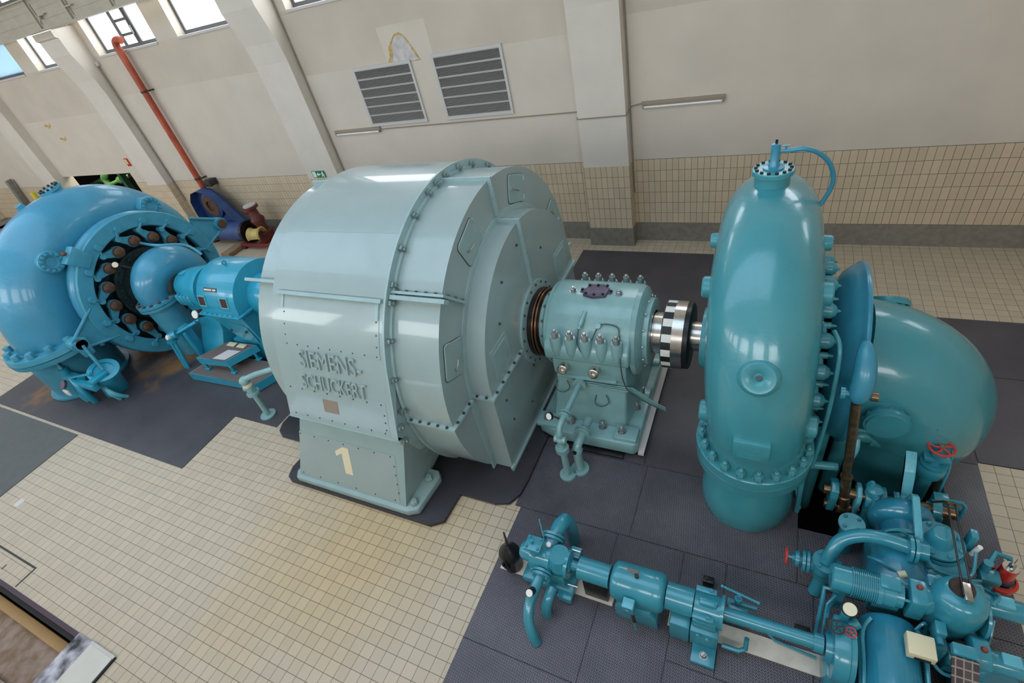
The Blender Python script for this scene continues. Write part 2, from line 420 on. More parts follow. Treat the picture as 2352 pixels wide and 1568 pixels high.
def window(n, x0, x1, z0, z1, y, style=0, pane=None, d=1):
    """steel window set deep in its opening; d = +1 outside is +Y"""
    mb = MB(); f = .09
    mb.box(x0, x0+f, y-.03, y+.03, z0, z1); mb.box(x1-f, x1, y-.03, y+.03, z0, z1)
    mb.box(x0+f, x1-f, y-.03, y+.03, z0, z0+f); mb.box(x0+f, x1-f, y-.03, y+.03, z1-f, z1)
    if style == 1:
        zt = z0+.93; mb.box(x0+f, x1-f, y-.035, y+.03, zt, zt+.12)
        xa, xb = x0+.40*(x1-x0), x0+.62*(x1-x0)
        mb.box(xa-.10, xa, y-.035, y+.03, z0+f, zt); mb.box(xb, xb+.10, y-.035, y+.03, z0+f, zt)
        for k in (.32, .7): mb.box(xa, xb, y-.025, y+.025, z0+k*.93, z0+k*.93+.07)
        mb.box(xa, xa+.07, y-.05, y-.03, z0+f, zt); mb.box(xb-.07, xb, y-.05, y-.03, z0+f, zt)
    o = struct('window_%d' % n, mb, M_frame, flat=True)
    mb = MB(); mb.box(x0+f, x1-f, y+.003, y+.012, z0+f, z1-f); struct('pane', mb, pane or M_pane, o, flat=True)
    if style == 1:
        mb = MB(); mb.box(xb-.03, xb+.03, y-.09, y-.05, z0+.30, z0+.52, .008); struct('latch', mb, mat('grey_metal', (150, 152, 150), .4, .6), o)
    if style == 2:
        for k in range(9):
            pass
    if d > 0:
        mb = MB(); mb.box(x0, x1, -.03, y-.03, z0-.05, z0+.004); struct('sill', mb, M_sill, o, flat=True)
    return o
for i, (a_, b_) in enumerate(WIN):
    window(i+1, a_, b_, SILL, HEAD, .30, 1 if i == 4 else 0, M_pane2 if i == 2 else None)
for i, (a_, b_) in enumerate(FW):
    window(len(WIN)+1+i, a_, b_, 5.6, 7.7, YF-.2, 0, M_pane3, -1)
mb = MB()
for k in range(10):
    x0 = -34+4*k; mb.box(x0, x0+.08, -10.2, -5.6, ZC-.05, ZC-.0005)
mb.box(-34, 2.08, -10.28, -10.2, ZC-.05, ZC-.0005); mb.box(-34, 2.08, -5.6, -5.52, ZC-.05, ZC-.0005)
o = struct('window_40', mb, M_frame, flat=True)  # unseen skylight, added to brighten the machine tops with cool light
mb = MB(); mb.box(-34, 2.08, -10.2, -5.6, ZC-.02, ZC-.001); struct('pane', mb, M_roof_fill, o, flat=True)
# pleated blind behind the far left window
mb = MB(); pts = []
x0, x1 = WIN[2]
for k in range(25): pts.append((x0+.08+(x1-x0-.16)*k/24, .24+(.03 if k % 2 else 0)))
for (xa, ya), (xb, yb) in zip(pts, pts[1:]):
    mb.add([(xa, ya, SILL+.07), (xb, yb, SILL+.07), (xb, yb, HEAD-.1), (xa, ya, HEAD-.1)], [(0, 1, 2, 3)])
m = bpy.data.materials.new('translucent_blind'); m.use_nodes = True
nt = m.node_tree; b = nt.nodes['Principled BSDF']; tr = nt.nodes.new('ShaderNodeBsdfTranslucent'); mxs = nt.nodes.new('ShaderNodeMixShader')
b.inputs['Base Color'].default_value = (.75, .88, .95, 1); tr.inputs[0].default_value = (.75, .92, 1., 1); mxs.inputs[0].default_value = .7
nt.links.new(b.outputs[0], mxs.inputs[1]); nt.links.new(tr.outputs[0], mxs.inputs[2]); nt.links.new(mxs.outputs[0], nt.nodes['Material Output'].inputs[0])
build('window_blind', mb, m, None, 'pale blue pleated blind hanging in the leftmost high window', 'blind', flat=True)

# low opening under the wall with pipework in the room behind
mb = MB()
d0, d1, dz = DOOR
mb.box(d0-3, d1+1.5, 3.2, 3.4, 0, 3); mb.box(d0-3.2, d0-3, .36, 3.4, 0, 3); mb.box(d1+1.5, d1+1.7, .36, 3.4, 0, 3); mb.box(d0-3, d1+1.5, .36, 3.4, 2.8, 3)
struct('door_1', mb, M_dark, flat=True)
mb = MB(); mb.box(d0-3, d1+1.5, .35, 3.4, -.3, 0); struct('floor_2', mb, M_base, flat=True)

# ------------------------------------------------------------------ floor coverings
mb = MB(); Zp = .012
mb.prism([(-16.6, -8.47), (-9.03, -8.47), (-9.03, -7.19), (-7.85, -7.19), (-7.85, -2.6), (-16.6, -2.6)], 'Z', 0, Zp)
struct('floor_plates_left', mb, plate_mat('stained_floor_plate', (70, 68, 74), (88, 84, 88), 1., .36, 45, .2, (((-12.3, -6.3, 0), 1.3), ((-15.2, -7.9, 0), .9), ((-13.6, -6.0, 0), 1.0))), flat=True)
mb = MB(); mb.prism([(-17.5, -13.5), (-12.5, -13.5), (-12.5, -8.53), (-17.5, -8.53)], 'Z', 0, Zp)
struct('floor_sheet', mb, M_lino, flat=True)
def plates(name, rects, m):
    mb = MB()
    for (x0, x1, y0, y1) in rects: mb.box(x0+.005, x1-.005, y0+.005, y1-.005, .004, Zp)
    o = struct(name, mb, m, flat=True)
    mb = MB()
    for (x0, x1, y0, y1) in rects: mb.box(x0, x1, y0, y1, 0, .0035)
    struct('plate_bed', mb, M_rubedge, o, flat=True)
    return o
plates('floor_plates', [(-2.67, -1.28, -13., -9.2), (-2.67, -1.28, -9.2, -7.42), (-2.76, -1.14, -7.42, -6.3), (-1.28, -.46, -13., -7.42), (-.46, .9, -13., -8.66), (-.46, .02, -8.66, -7.42),
    (.02, .9, -8.66, -7.42), (-1.14, .74, -7.42, -6.3), (.74, 2.67, -7.42, -6.72), (.9, 2.67, -13., -8.3), (.9, 2.67, -8.3, -7.42), (2.26, 2.67, -6.72, -5.26)], M_plate)
plates('floor_plates_rear', [(-2.76, -1.2, -6.3, -3.6), (-1.2, .74, -6.3, -3.6), (-3.9, .55, -3.6, -.56), (.55, 9., -3.6, -2.27), (.74, 2.26, -4.55, -3.6), (2.26, 2.67, -5.26, -3.6), (2.67, 9., -5.22, -3.6)], M_plate2)

# ------------------------------------------------------------------ crane beam
t = thing('crane_beam', 'beige riveted crane runway beam high on the pillar haunches, upper left corner', 'crane beam', (-15, -.85, 6.75))
mb = MB(); mb.box(-39.5, 8.5, -.93, -.91, 6.77, 7.46)
for z in (6.98, 7.22): mb.box(-39.5, 8.5, -.945, -.93, z, z+.012)
build('web_plate', mb, M_crane, t, flat=True)
mb = MB(); mb.box(-39.5, 8.5, -1.06, -.62, 6.75, 6.77); mb.box(-39.5, 8.5, -1.02, -.93, 6.77, 6.79); mb.box(-39.5, 8.5, -.945, -.93, 6.77, 6.87)
build('bottom_flange', mb, M_crane, t, flat=True)
mb = MB(); mb.box(-39.5, 8.5, -1.08, -.55, 7.46, 7.49); mb.box(-39.5, 8.5, -.945, -.93, 7.36, 7.46)
build('top_flange', mb, M_crane, t, flat=True)
mb = MB(); mb.box(-39.5, 8.5, -.90, -.84, 7.49, 7.58); build('rail', mb, mat('rail_steel', (96, 92, 86), .4, .7), t, flat=True)
for k, x in enumerate([-26.0, -22.4, -18.75, -17.1, -15.2, -13.6]):
    mb = MB(); mb.box(x-.05, x+.05, -1.0, -.945, 6.79, 7.46)
    for j in range(7):
        for dx in (-.09, .09): mb.ball((x+dx, -.947, 6.84+.095*j), .02, 8)
    mb.box(x-.13, x+.13, -.95, -.945, 6.79, 7.46)
    build('stiffener', mb, M_crane, t)
for x in (-18.3, -16.9):
    mb = MB(); mb.box(x-.16, x+.16, -1.02, -.945, 7.06, 7.09); mb.box(x-.18, x-.12, -1.02, -.95, 6.98, 7.06)
    build('cable_hook', mb, M_crane, t)

# ------------------------------------------------------------------ things fixed to the back wall
M_lampmetal = mat('lamp_housing', (150, 136, 118), .5)
M_tube = mat('white_tube', (232, 232, 228), .25)
def wall_lamp(x0, label):
    t = thing('fluorescent_lamp', label, 'lamp', (x0+.77, -.03, 3.0), 'fluorescent lamps on the back wall')
    mb = MB(); mb.box(x0, x0+1.54, -.05, .012, 3.03, 3.10, .006); build('housing', mb, M_lampmetal, t)
    mb = MB(); mb.cyl((x0+.04, -.05, 3.0), (x0+1.50, -.05, 3.0), .02, n=12); build('tube', mb, M_tube, t)
    for x in (x0+.02, x0+1.49):
        mb = MB(); mb.box(x, x+.03, -.075, .0, 2.975, 3.05, .004); build('socket', mb, M_lampmetal, t)
wall_lamp(-2.49, 'bare fluorescent tube lamp on the wall right of the nearest pillar')
wall_lamp(-10.66, 'bare fluorescent tube lamp on the wall below the ventilation grilles')
M_cable = mat('grey_cable', (136, 130, 120), .6)
def cable(pts, r, label, cat='cable'):
    build('cable', MB().tube(pts, r, 6), M_cable, None, label, cat)
cable([(-9.12, -.016, 3.04), (-7, -.016, 3.03), (-3.77, -.016, 3.02), (-3.77, -.31, 2.96), (-2.73, -.31, 2.96), (-2.73, -.02, 2.99), (-2.69, -.016, 3.04), (-2.49, -.016, 3.07)], .012, 'grey cable running along the wall between the two fluorescent lamps')
cable([(-2.72, -.02, 8), (-2.72, -.02, 2.0), (-2.72, -.02, 1.2)], .012, 'thin grey cable down the right side of the nearest pillar')
cable([(-10.92, -.02, 8), (-10.92, -.02, 2.0), (-10.92, -.02, 1.2)], .012, 'thin grey cable down the pillar left of the grilles')
cable([(-18.97, -.05, 5.63), (-18.97, -.02, 1.2)], .014, 'thin grey cable down the pillar beside the orange pipe')
mb = MB(); mb.box(-18.99, -18.88, -.08, .006, 5.64, 5.76, .01)
build('junction_box', mb, M_sill, None, 'small white junction box on the pillar left of the orange pipe', 'box')

M_grille = mat('grille_aluminium', (176, 172, 166), .45, .3)
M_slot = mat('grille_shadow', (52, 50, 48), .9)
def grille(x0, x1, z0, z1, label):
    t = thing('ventilation_grille', label, 'grille', ((x0+x1)/2, 0, z0), 'ventilation grilles on the back wall')
    mb = MB(); f = .06
    mb.box(x0, x0+f, -.03, .012, z0, z1); mb.box(x1-f, x1, -.03, .012, z0, z1); mb.box(x0+f, x1-f, -.03, .012, z0, z0+f); mb.box(x0+f, x1-f, -.03, .012, z1-f, z1)
    build('frame', mb, M_sill, t, flat=True)
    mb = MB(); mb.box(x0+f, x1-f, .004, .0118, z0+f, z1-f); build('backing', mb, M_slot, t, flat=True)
    n = 6; hh = (z1-z0-2*f)/n
    mb = MB()
    for k in range(n+1):
        z = z0+f+k*hh; mb.box(x0+f, x1-f, -.022, -.004, max(z0+f, z-.02), min(z1-f, z+.02))
    build('cross_bar', mb, M_grille, t, flat=True)
    mb = MB(); q = n*9
    for k in range(q):
        z = z0+f+(k+.5)*(z1-z0-2*f)/q
        mb.add([(x0+f, -.016, z-.004), (x1-f, -.016, z-.004), (x1-f, .003, z+.006), (x0+f, .003, z+.006)], [(0, 1, 2, 3)])
    build('slats', mb, M_grille, t, flat=True)
grille(-9.35, -7.62, 3.115, 4.47, 'left-hand grey slatted ventilation grille below the plaster scar')
grille(-7.06, -5.30, 3.115, 4.50, 'right-hand grey slatted ventilation grille, nearer the pillar')

t = thing('exit_sign', 'green and white escape route sign on the pillar behind the generator', 'sign', (-11.55, -.3, 1.98))
mb = MB(); mb.box(-11.86, -11.38, -.31, -.302, 1.96, 2.15); build('panel', mb, mat('sign_green', (10, 122, 84), .4), t, flat=True)
mb = MB(); mb.box(-11.84, -11.72, -.313, -.31, 1.975, 2.135)
mb.prism([(-11.70, 2.05), (-11.63, 2.11), (-11.63, 2.075), (-11.56, 2.075), (-11.56, 2.03), (-11.63, 2.03), (-11.63, 1.99)], 'Y', -.313, -.31)
mb.lathe([(0, 0), (0, .017), (.003, .017), (.003, 0)], (-11.455, -.31, 2.118), (0, -1, 0), 12)
mb.prism([(-11.48, 2.10), (-11.44, 2.10), (-11.43, 2.06), (-11.40, 2.045), (-11.41, 2.03), (-11.45, 2.045), (-11.45, 2.02), (-11.40, 2.0), (-11.42, 1.975), (-11.45, 1.99), (-11.475, 2.005), (-11.52, 1.98), (-11.535, 1.995), (-11.49, 2.03), (-11.49, 2.06), (-11.52, 2.05), (-11.53, 2.065)], 'Y', -.313, -.31)
build('running_figure_pictogram', mb, mat('sign_white', (232, 236, 226), .4), t, flat=True)
t = thing('fire_sign', 'small red and yellow sign on the wall above the low opening', 'sign', (-20.95, 0, 2.6))
mb = MB(); mb.box(-21.08, -20.84, .0, .0117, 2.55, 2.83); build('panel', mb, mat('sign_red', (176, 40, 30), .5), t, flat=True)
mb = MB(); mb.box(-21.05, -20.95, -.003, .0, 2.63, 2.8); build('pictogram', mb, mat('sign_yellow', (230, 210, 150), .5), t, flat=True)

M_orange = mat('orange_pipe_paint', (186, 86, 54), .45, noise_amt=.12, noise_scale=3, rgb2=(150, 62, 40))
t = thing('drain_pipe', 'orange painted pipe running down the wall from the window', 'pipe', (-17.25, -.16, 0))
P0 = Vector((-17.28, -.18, 0))
mb = MB(); mb.tube([P0+Vector((0, 0, 1.0)), P0+Vector((0, 0, 5.92))], .095, 16)
build('pipe', mb, M_orange, t)
mb = MB(); mb.tube([P0+Vector((0, 0, 5.90)), P0+Vector((0, .0, 5.99)), P0+Vector((.03, .01, 6.08)), P0+Vector((.10, .03, 6.13)), P0+Vector((.18, .06, 6.13)), P0+Vector((.24, .075, 6.10))], .1, 16, smooth=4)
mb.ring(P0+Vector((0, 0, 5.88)), (0, 0, 1), .09, .115, 0, .05, 16); build('elbow', mb, M_orange, t)
for z in (2.05, 4.78):
    mb = MB(); mb.ring(P0+Vector((0, 0, z)), (0, 0, 1), .093, .108, -.03, .03, 16); mb.box(P0.x+.05, P0.x+.22, -.19, -.16, z-.02, z+.02); mb.box(P0.x+.18, P0.x+.22, -.18, .0, z-.02, z+.02)
    build('clamp', mb, mat('dark_iron', (74, 62, 54), .6, .4), t)

# pipework in the dark opening
t = thing('pipework', 'green painted pipes with a valve in the dark opening under the wall', 'pipes', (-25.5, 1.2, 0))
mb = MB(); mb.tube([(-25.73, 1.2, 0), (-25.73, 1.2, 1.25), (-25.80, 1.2, 1.55), (-25.76, 1.2, 1.75), (-25.5, 1.2, 1.95), (-25.4, 1.2, 2.7)], .13, 12, smooth=4); build('bent_pipe', mb, M_green, t)
mb = MB(); mb.tube([(-25.6, 1.2, 1.44), (-23.8, 1.2, 1.77)], .07, 10); build('cross_pipe', mb, M_green, t)
mb = MB(); mb.ring((-24.6, 1.2, 1.62), (.984, 0, .18), .05, .15, -.12, -.06, 16); mb.ring((-24.6, 1.2, 1.62), (.984, 0, .18), .05, .15, .06, .12, 16); mb.ball((-24.6, 1.2, 1.62), .12); build('valve_body', mb, M_green, t)
mb = MB(); mb.tube([(-24.5, 1.15, 1.72), (-24.42, 1.1, 2.0)], .03, 8); build('valve_lever', mb, mat('red_paint', (176, 46, 34), .4), t)
for x in (-27.8, -23.75):
    mb = MB(); mb.box(x-.1, x+.1, .8, 1.0, 0, 2.75); build('steel_post', mb, M_darkgreen, t, flat=True)
area_light('back_room_fill', (-25.0, .9, 2.7), (2.0, .5), (0, 0, 0), 40, (1., .95, .85))  # unseen fill light, added to make the green pipes show
mb = MB(); mb.tube([(-27.6, 1.4, 1.36), (-26.5, 1.4, 1.56)], .09, 10); build('rear_pipe', mb, M_darkgreen, t)
# ================================================================== generator
AY, AZ = -5.15, 1.53
def AX(x, ang, r):      # point on the machine axis frame: ang from the -Y side, going up
    return Vector((x, AY-r*math.cos(rad(ang)), AZ+r*math.sin(rad(ang))))
M_gen = mat('generator_green', (146, 164, 162), .36, noise_amt=.03, noise_scale=2.5, bump=.003, bump_scale=3.5, spec=.5, coat=.55)
M_gend = mat('generator_green_matt', (142, 166, 164), .42, noise_amt=.05, noise_scale=3)
M_genlip = mat('generator_trim', (148, 174, 174), .35, noise_amt=.05, noise_scale=6)
M_bolt = mat('dark_bolt', (78, 84, 82), .45, .5)
M_steel = mat('bright_steel', (200, 196, 190), .22, 1., noise_amt=.05, noise_scale=30)
M_iron = mat('black_iron', (34, 33, 34), .35, .3)
M_copper = mat('copper_ring', (176, 128, 96), .28, 1.)
M_cream = mat('cream_paint', (222, 210, 176), .6)

gen = thing('generator', 'huge pale green drum-shaped generator with raised lettering and a painted figure 1', 'generator', (-5.0, AY, 0))
RS = 2.38
def stator_profile(R):
    pts = [(-7.74, 1.42)]
    t0 = 21
    for k in range(0, 57):
        a = t0+(180-2*t0)*k/56
        pts.append((AY-R*math.cos(rad(a)), AZ+R*math.sin(rad(a))))
    pts.append((2*AY+7.74, 1.42))
    return pts
def shell(mb, prof, x0, x1, n=1):
    """open sheet following a (y,z) outline between two x planes"""
    A = [(x0, y, z) for y, z in prof]; B = [(x1, y, z) for y, z in prof]; k = len(prof)
    mb.add(A+B, [(i, i+1, k+i+1, k+i) for i in range(k-1)])
prof = stator_profile(RS)
full = prof+[(2*AY+7.58, 1.28), (AY+2.3, .9), (AY+1.6, .35), (AY-1.6, .35), (AY-2.3, .9), (-7.58, 1.28)]
mb = MB(); mb.prism(full, 'X', -5.99, -4.03)
stator = build('stator_casing', mb, M_gen, gen, sharp=25)
# right-hand lip with the bolted joint to the end bell, and the left one
for x0, x1 in ((-4.03, -4.0),):
    mb = MB(); q = stator_profile(RS+.025); qi = stator_profile(RS-.12)
    n = len(q)
    V = [(x0, y, z) for y, z in q]+[(x1, y, z) for y, z in q]+[(x0, y, z) for y, z in qi]+[(x1, y, z) for y, z in qi]
    F = []
    for i in range(n-1): F += [(i, i+1, n+i+1, n+i), (2*n+i, 2*n+i+1, 3*n+i+1, 3*n+i), (i, i+1, 2*n+i+1, 2*n+i), (n+i, n+i+1, 3*n+i+1, 3*n+i)]
    mb.add(V, F); build('edge_lip', mb, M_genlip, gen, flat=False, sharp=25)
def bell(side):
    s = 1 if side > 0 else -1; X = lambda d: -5.0+s*d
    name = 'end_bell'; L = 1.70 if s > 0 else 1.40
    R2 = 2.27
    # casing ring from the stator to the face, cut at floor-mat height
    def circ(R, zc): 
        a = math.degrees(math.asin((zc-AZ)/R)); return [(AY-R*math.cos(rad(t)), AZ+R*math.sin(rad(t))) for t in [a+(180-2*a)*k/72 for k in range(73)]]
    mb = MB(); mb.prism(circ(R2, .075), 'X', X(.97), X(L))
    b = build(name, mb, M_gen, gen, sharp=25)
    # seam bead where bell meets the stator
    mb = MB(); mb.ring((X(.985), AY, AZ), (s, 0, 0), R2-.01, R2+.035, 0, .03, 72, 118, 602 if 0 else 478-0 if 0 else 360+242) if 0 else mb.lathe([(0, R2-.02), (0, R2+.04), (.04, R2+.04), (.04, R2-.02)], (X(1.0) if s > 0 else X(1.0), AY, AZ), (s, 0, 0), 80)
    build('joint_bead', mb, M_genlip, b, sharp=25)
    # drum: round above the axis, straight sides below
    R3 = 1.68
    dp = [(AY-R3-.06, .09), (AY-R3-.03, .8)]+[(AY-R3*math.cos(rad(t)), AZ+R3*math.sin(rad(t))) for t in range(0, 181, 3)]+[(AY+R3+.03, .8), (AY+R3+.06, .09)]
    mb = MB(); mb.prism(dp, 'X', X(L-.04), X(L+.29))
    d = build('shaft_drum', mb, M_gen, gen, sharp=25)
    mb = MB(); mb.lathe([(0, R3-.02), (0, R3+.09), (.02, R3+.09), (.02, R3-.02)], (X(L), AY, AZ), (s, 0, 0), 60, 90 if s > 0 else 270, 270 if s > 0 else 450, up=(0, 0, -1)) if 0 else mb.lathe([(0, R3-.02), (0, R3+.09), (.02, R3+.09), (.02, R3-.02)], (X(L), AY, AZ), (s, 0, 0), 60, -90, 90)
    mb.box(X(L), X(L+.02), AY-R3-.15, AY-R3+.02, .09, AZ); mb.box(X(L), X(L+.02), AY+R3-.02, AY+R3+.15, .09, AZ)
    build('drum_flange', mb, M_genlip, d, sharp=25)
    if s < 0: return
    # bolted split flanges, on the bell at 45 and 90 degrees and level with the shaft
    def strip(parent, ang, xa, xb, xr, r0, r1, wdt=.05, nb=4, rb=3):
        """flange standing off the skin: runs along x on the rim (radius r1), then down the face from r1 to r0"""
        mb = MB(); e = Vector((0, -math.cos(rad(ang)), math.sin(rad(ang)))); tn = Vector((0, math.sin(rad(ang)), math.cos(rad(ang))))
        O = Vector((0, AY, AZ))
        def slab(p, q, dirn, h):
            t_ = tn*.017
            a = [p-t_, p+t_, q+t_, q-t_]; a2 = [v+dirn*h for v in a]
            mb.add([tuple(v) for v in a+a2], [(0, 1, 2, 3), (7, 6, 5, 4), (0, 4, 5, 1), (1, 5, 6, 2), (2, 6, 7, 3), (3, 7, 4, 0)])
        slab(O+e*r1+Vector((xa, 0, 0)), O+e*r1+Vector((xb, 0, 0)), e, wdt)
        slab(O+e*(r1+wdt)+Vector((xb, 0, 0)), O+e*r0+Vector((xb, 0, 0)), Vector((s, 0, 0)), wdt)
        o = build('split_flange', mb, M_genlip, parent)
        pts = [O+e*(r1+wdt*.6)+Vector((xa+(xb-xa)*(k+.5)/nb, 0, 0))+tn*.017 for k in range(nb)]
        bolts_at('bolt', o, M_bolt, pts, tn, .018, .022, False)
        pts = [O+e*(r0+(r1-r0)*(k+.5)/rb)+Vector((xb+s*wdt*.6, 0, 0))+tn*.017 for k in range(rb)]
        bolts_at('bolt', o, M_bolt, pts, tn, .018, .022, False)
        return o
    for ang in (90, 0, 180, 44.5): strip(b, ang, X(1.0), X(L), 0, R3+.1, R2, .055, 5, 3)
    for ang in (90, 0, 180): strip(d, ang, X(L), X(L+.29), 0, .7, R3, .05, 2, 5)
    # inspection hatches
    def hatch(ang):
        c = AX(X(L), ang, 1.97); e = Vector((0, -math.cos(rad(ang)), math.sin(rad(ang)))); tn = Vector((0, math.sin(rad(ang)), math.cos(rad(ang))))
        M3 = Matrix.Identity(4)
        for i in range(3): M3[i][0] = (1, 0, 0)[i]; M3[i][1] = tn[i]; M3[i][2] = e[i]; M3[i][3] = c[i]
        def rr(w_, h_, r_):
            out = []
            for cx_, cy_, a0 in ((w_-r_, h_-r_, 0), (-w_+r_, h_-r_, 90), (-w_+r_, -h_+r_, 180), (w_-r_, -h_+r_, 270)):
                out += [(cx_+r_*math.cos(rad(a0+18*k)), cy_+r_*math.sin(rad(a0+18*k))) for k in range(6)]
            return out
        def plate(poly, d0, d1, poly2=None):
            n = len(poly); P2 = poly2 or poly
            V = [M3 @ Vector((d0, a, b_)) for a, b_ in poly]+[M3 @ Vector((d1, a, b_)) for a, b_ in P2]
            return [tuple(v) for v in V], [tuple(range(n))[::-1], tuple(range(n, 2*n))]+[(i, (i+1) % n, n+(i+1) % n, n+i) for i in range(n)]
        mb = MB(); mb.add(*plate(rr(.25, .205, .06), 0, .005)); h0 = build('hatch', mb, M_iron, gen)
        mb = MB(); mb.add(*plate(rr(.243, .198, .056), .0055, .018, rr(.235, .19, .05))); hd = build('door_leaf', mb, M_gend, h0)
        mb = MB(); p = M3 @ Vector((.018, -.13, 0)); q = M3 @ Vector((.05, -.13, 0)); mb.cyl(p, q, .018, n=10); mb.tube([M3 @ Vector((.045, -.13, 0)), M3 @ Vector((.055, -.08, -.01)), M3 @ Vector((.055, 0.0, -.03))], .011, 8)
        build('latch_handle', mb, M_steel, hd)
        for z_ in (-.13, .13):
            mb = MB(); mb.cyl(M3 @ Vector((.02, .24, z_-.035)), M3 @ Vector((.02, .24, z_+.035)), .014, n=8); build('hinge', mb, M_genlip, hd)
    for ang in (23, 67, 111, 155): hatch(ang)
    # shaft seal flange on the drum face
    mb = MB(); mb.ring((X(L+.29), AY, AZ), (1, 0, 0), .40, .66, 0, .035, 48); sf = build('seal_flange', mb, M_genlip, gen)
    bolts('bolt', sf, M_bolt, (X(2.025), AY, AZ), (1, 0, 0), .61, 20, .016, .016, 9, stud=False)
    mb = MB(); mb.ring((X(2.025), AY, AZ), (1, 0, 0), .33, .50, 0, .02, 40); build('black_seal_ring', mb, M_iron, sf)
    # square cover plates low on the drum face
    for yc, sg in ((-6.35, 1), (-3.95, -1)):
        mb = MB(); mb.prism([(yc-.26, 1.65), (yc+.22, 1.65), (yc+.22, 2.12), (yc-.26+.0, 2.12)], 'X', X(L+.29), X(2.0)); cp = build('cover_plate', mb, M_genlip, gen, flat=True)
        mb = MB(); mb.box(X(2.0), X(2.012), yc-.20, yc+.16, 1.71, 2.06); build('inner_plate', mb, M_gend, cp, flat=True)
    mb = MB()
    mb.box(X(L+.285), X(2.02), AY-R3-.10, AY-R3-.0, .085, .13); mb.box(X(L+.285), X(2.03), AY-R3-.1, AY+R3+.1, .07, .105)
    build('floor_angle', mb, M_genlip, gen, flat=True)
    pts = [(X(L+.29), y_, z_) for y_, z_ in ((-6.55, 1.2), (-6.5, .75), (-5.9, .5), (-5.6, 1.0), (-6.2, 2.3), (-5.3, 2.95), (-4.6, 2.5), (-5.9, 2.75))]
    bolts_at('bolt', gen, M_bolt, pts, (1, 0, 0), .017, .02, False)
bell(1); bell(-1)
# clamp lugs round the stator edge
LUG = []
first = None
for ang in (5, 17, 29.5, 41, 46.5, 58, 70, 80.5, 86, 92, 101, 110, 122, 137, 150):
    c = AX(-3.985, ang, RS-.055)
    if first is None:
        mb = MB(); mb.box(-.035, .035, -.03, .03, -.045, .045, .006); mb.lathe([(0, 0), (0, .022), (.03, .022), (.03, 0)], (.035, 0, 0), (1, 0, 0), 6); mb.box(-.035, .0, -.035, .035, .02, .05)
        for v in mb.bm.verts: v.co = Vector((v.co.x, v.co.y, v.co.z))
        first = build('clamp_lug', mb, mat('lug_steel', (122, 140, 138), .4, .4), gen, origin=(0, 0, 0))
        first.location = c-ORG[gen.name]; first.rotation_euler = (rad(-(90-ang)) if 0 else rad(90-ang), 0, 0)
    else:
        o = first.copy(); COL.objects.link(o); o.location = c-ORG[gen.name]; o.rotation_euler = (rad(90-ang), 0, 0)
for z_, y_ in ((1.58, -7.62), (1.36, -7.66)):
    o = first.copy(); COL.objects.link(o); o.location = Vector((-3.985, y_, z_))-ORG[gen.name]; o.rotation_euler = (rad(75), 0, 0)
# raised front access panel with its rain rail and rivets
def cyl_patch(mb, x0, x1, a0, a1, r0, r1, n=10):
    V = []; 
    for k in range(n+1):
        a = a0+(a1-a0)*k/n
        V += [tuple(AX(x0, a, r1)), tuple(AX(x1, a, r1)), tuple(AX(x0, a, r0)), tuple(AX(x1, a, r0))]
    F = []
    for k in range(n):
        i = 4*k; F += [(i, i+1, i+5, i+4), (i, i+4, i+6, i+2), (i+1, i+3, i+7, i+5)]
    F += [(0, 2, 3, 1), (4*n, 4*n+1, 4*n+3, 4*n+2)]
    mb.add(V, F)
mb = MB(); cyl_patch(mb, -5.78, -4.10, 23.5, 40.5, RS-.01, RS+.006); ap = build('access_panel', mb, M_gen, gen, sharp=30)
pts = [AX(-5.73+1.58*k/8, 24.5, RS+.005) for k in range(9)]
bolts_at('rivet', ap, M_bolt, pts[:], AX(0, 24.5, 1)-AX(0, 24.5, 0), .011, .006, False)
for xx in (-5.74, -4.14):
    bolts_at('rivet', ap, M_bolt, [AX(xx, a, RS+.005) for a in (27.5, 31, 35)], AX(0, 31, 1)-AX(0, 31, 0), .011, .006, False)
mb = MB(); cyl_patch(mb, -5.86, -4.06, 40.6, 41.8, RS-.01, RS+.05, 2)
mb.box(0, 0, 0, 0, 0, 0)if 0 else None
cyl_patch(mb, -5.80, -5.75, 36.5, 40.7, RS-.01, RS+.016, 3); cyl_patch(mb, -4.16, -4.11, 35.5, 40.7, RS-.01, RS+.016, 3)
build('rain_rail', mb, M_genlip, gen)
for xa, xb, ang in ((-6.62, -5.9, 44), (-6.34, -5.95, 89)):
    if 1:
        mb = MB(); cyl_patch(mb, xa, xb, ang, ang+1.1, 2.26, 2.36, 2); build('split_flange', mb, M_genlip, gen)
mb = MB(); cyl_patch(mb, -3.99, -3.2, 41.0+1.2, 43.5, 2.26, 2.36, 2); build('rain_rail', mb, M_genlip, gen)
# welded sheet seam over the top
mb = MB(); cyl_patch(mb, -5.99, -4.03, 62.4, 62.55, RS-.01, RS+.003, 1); build('sheet_seam', mb, M_gend, gen)
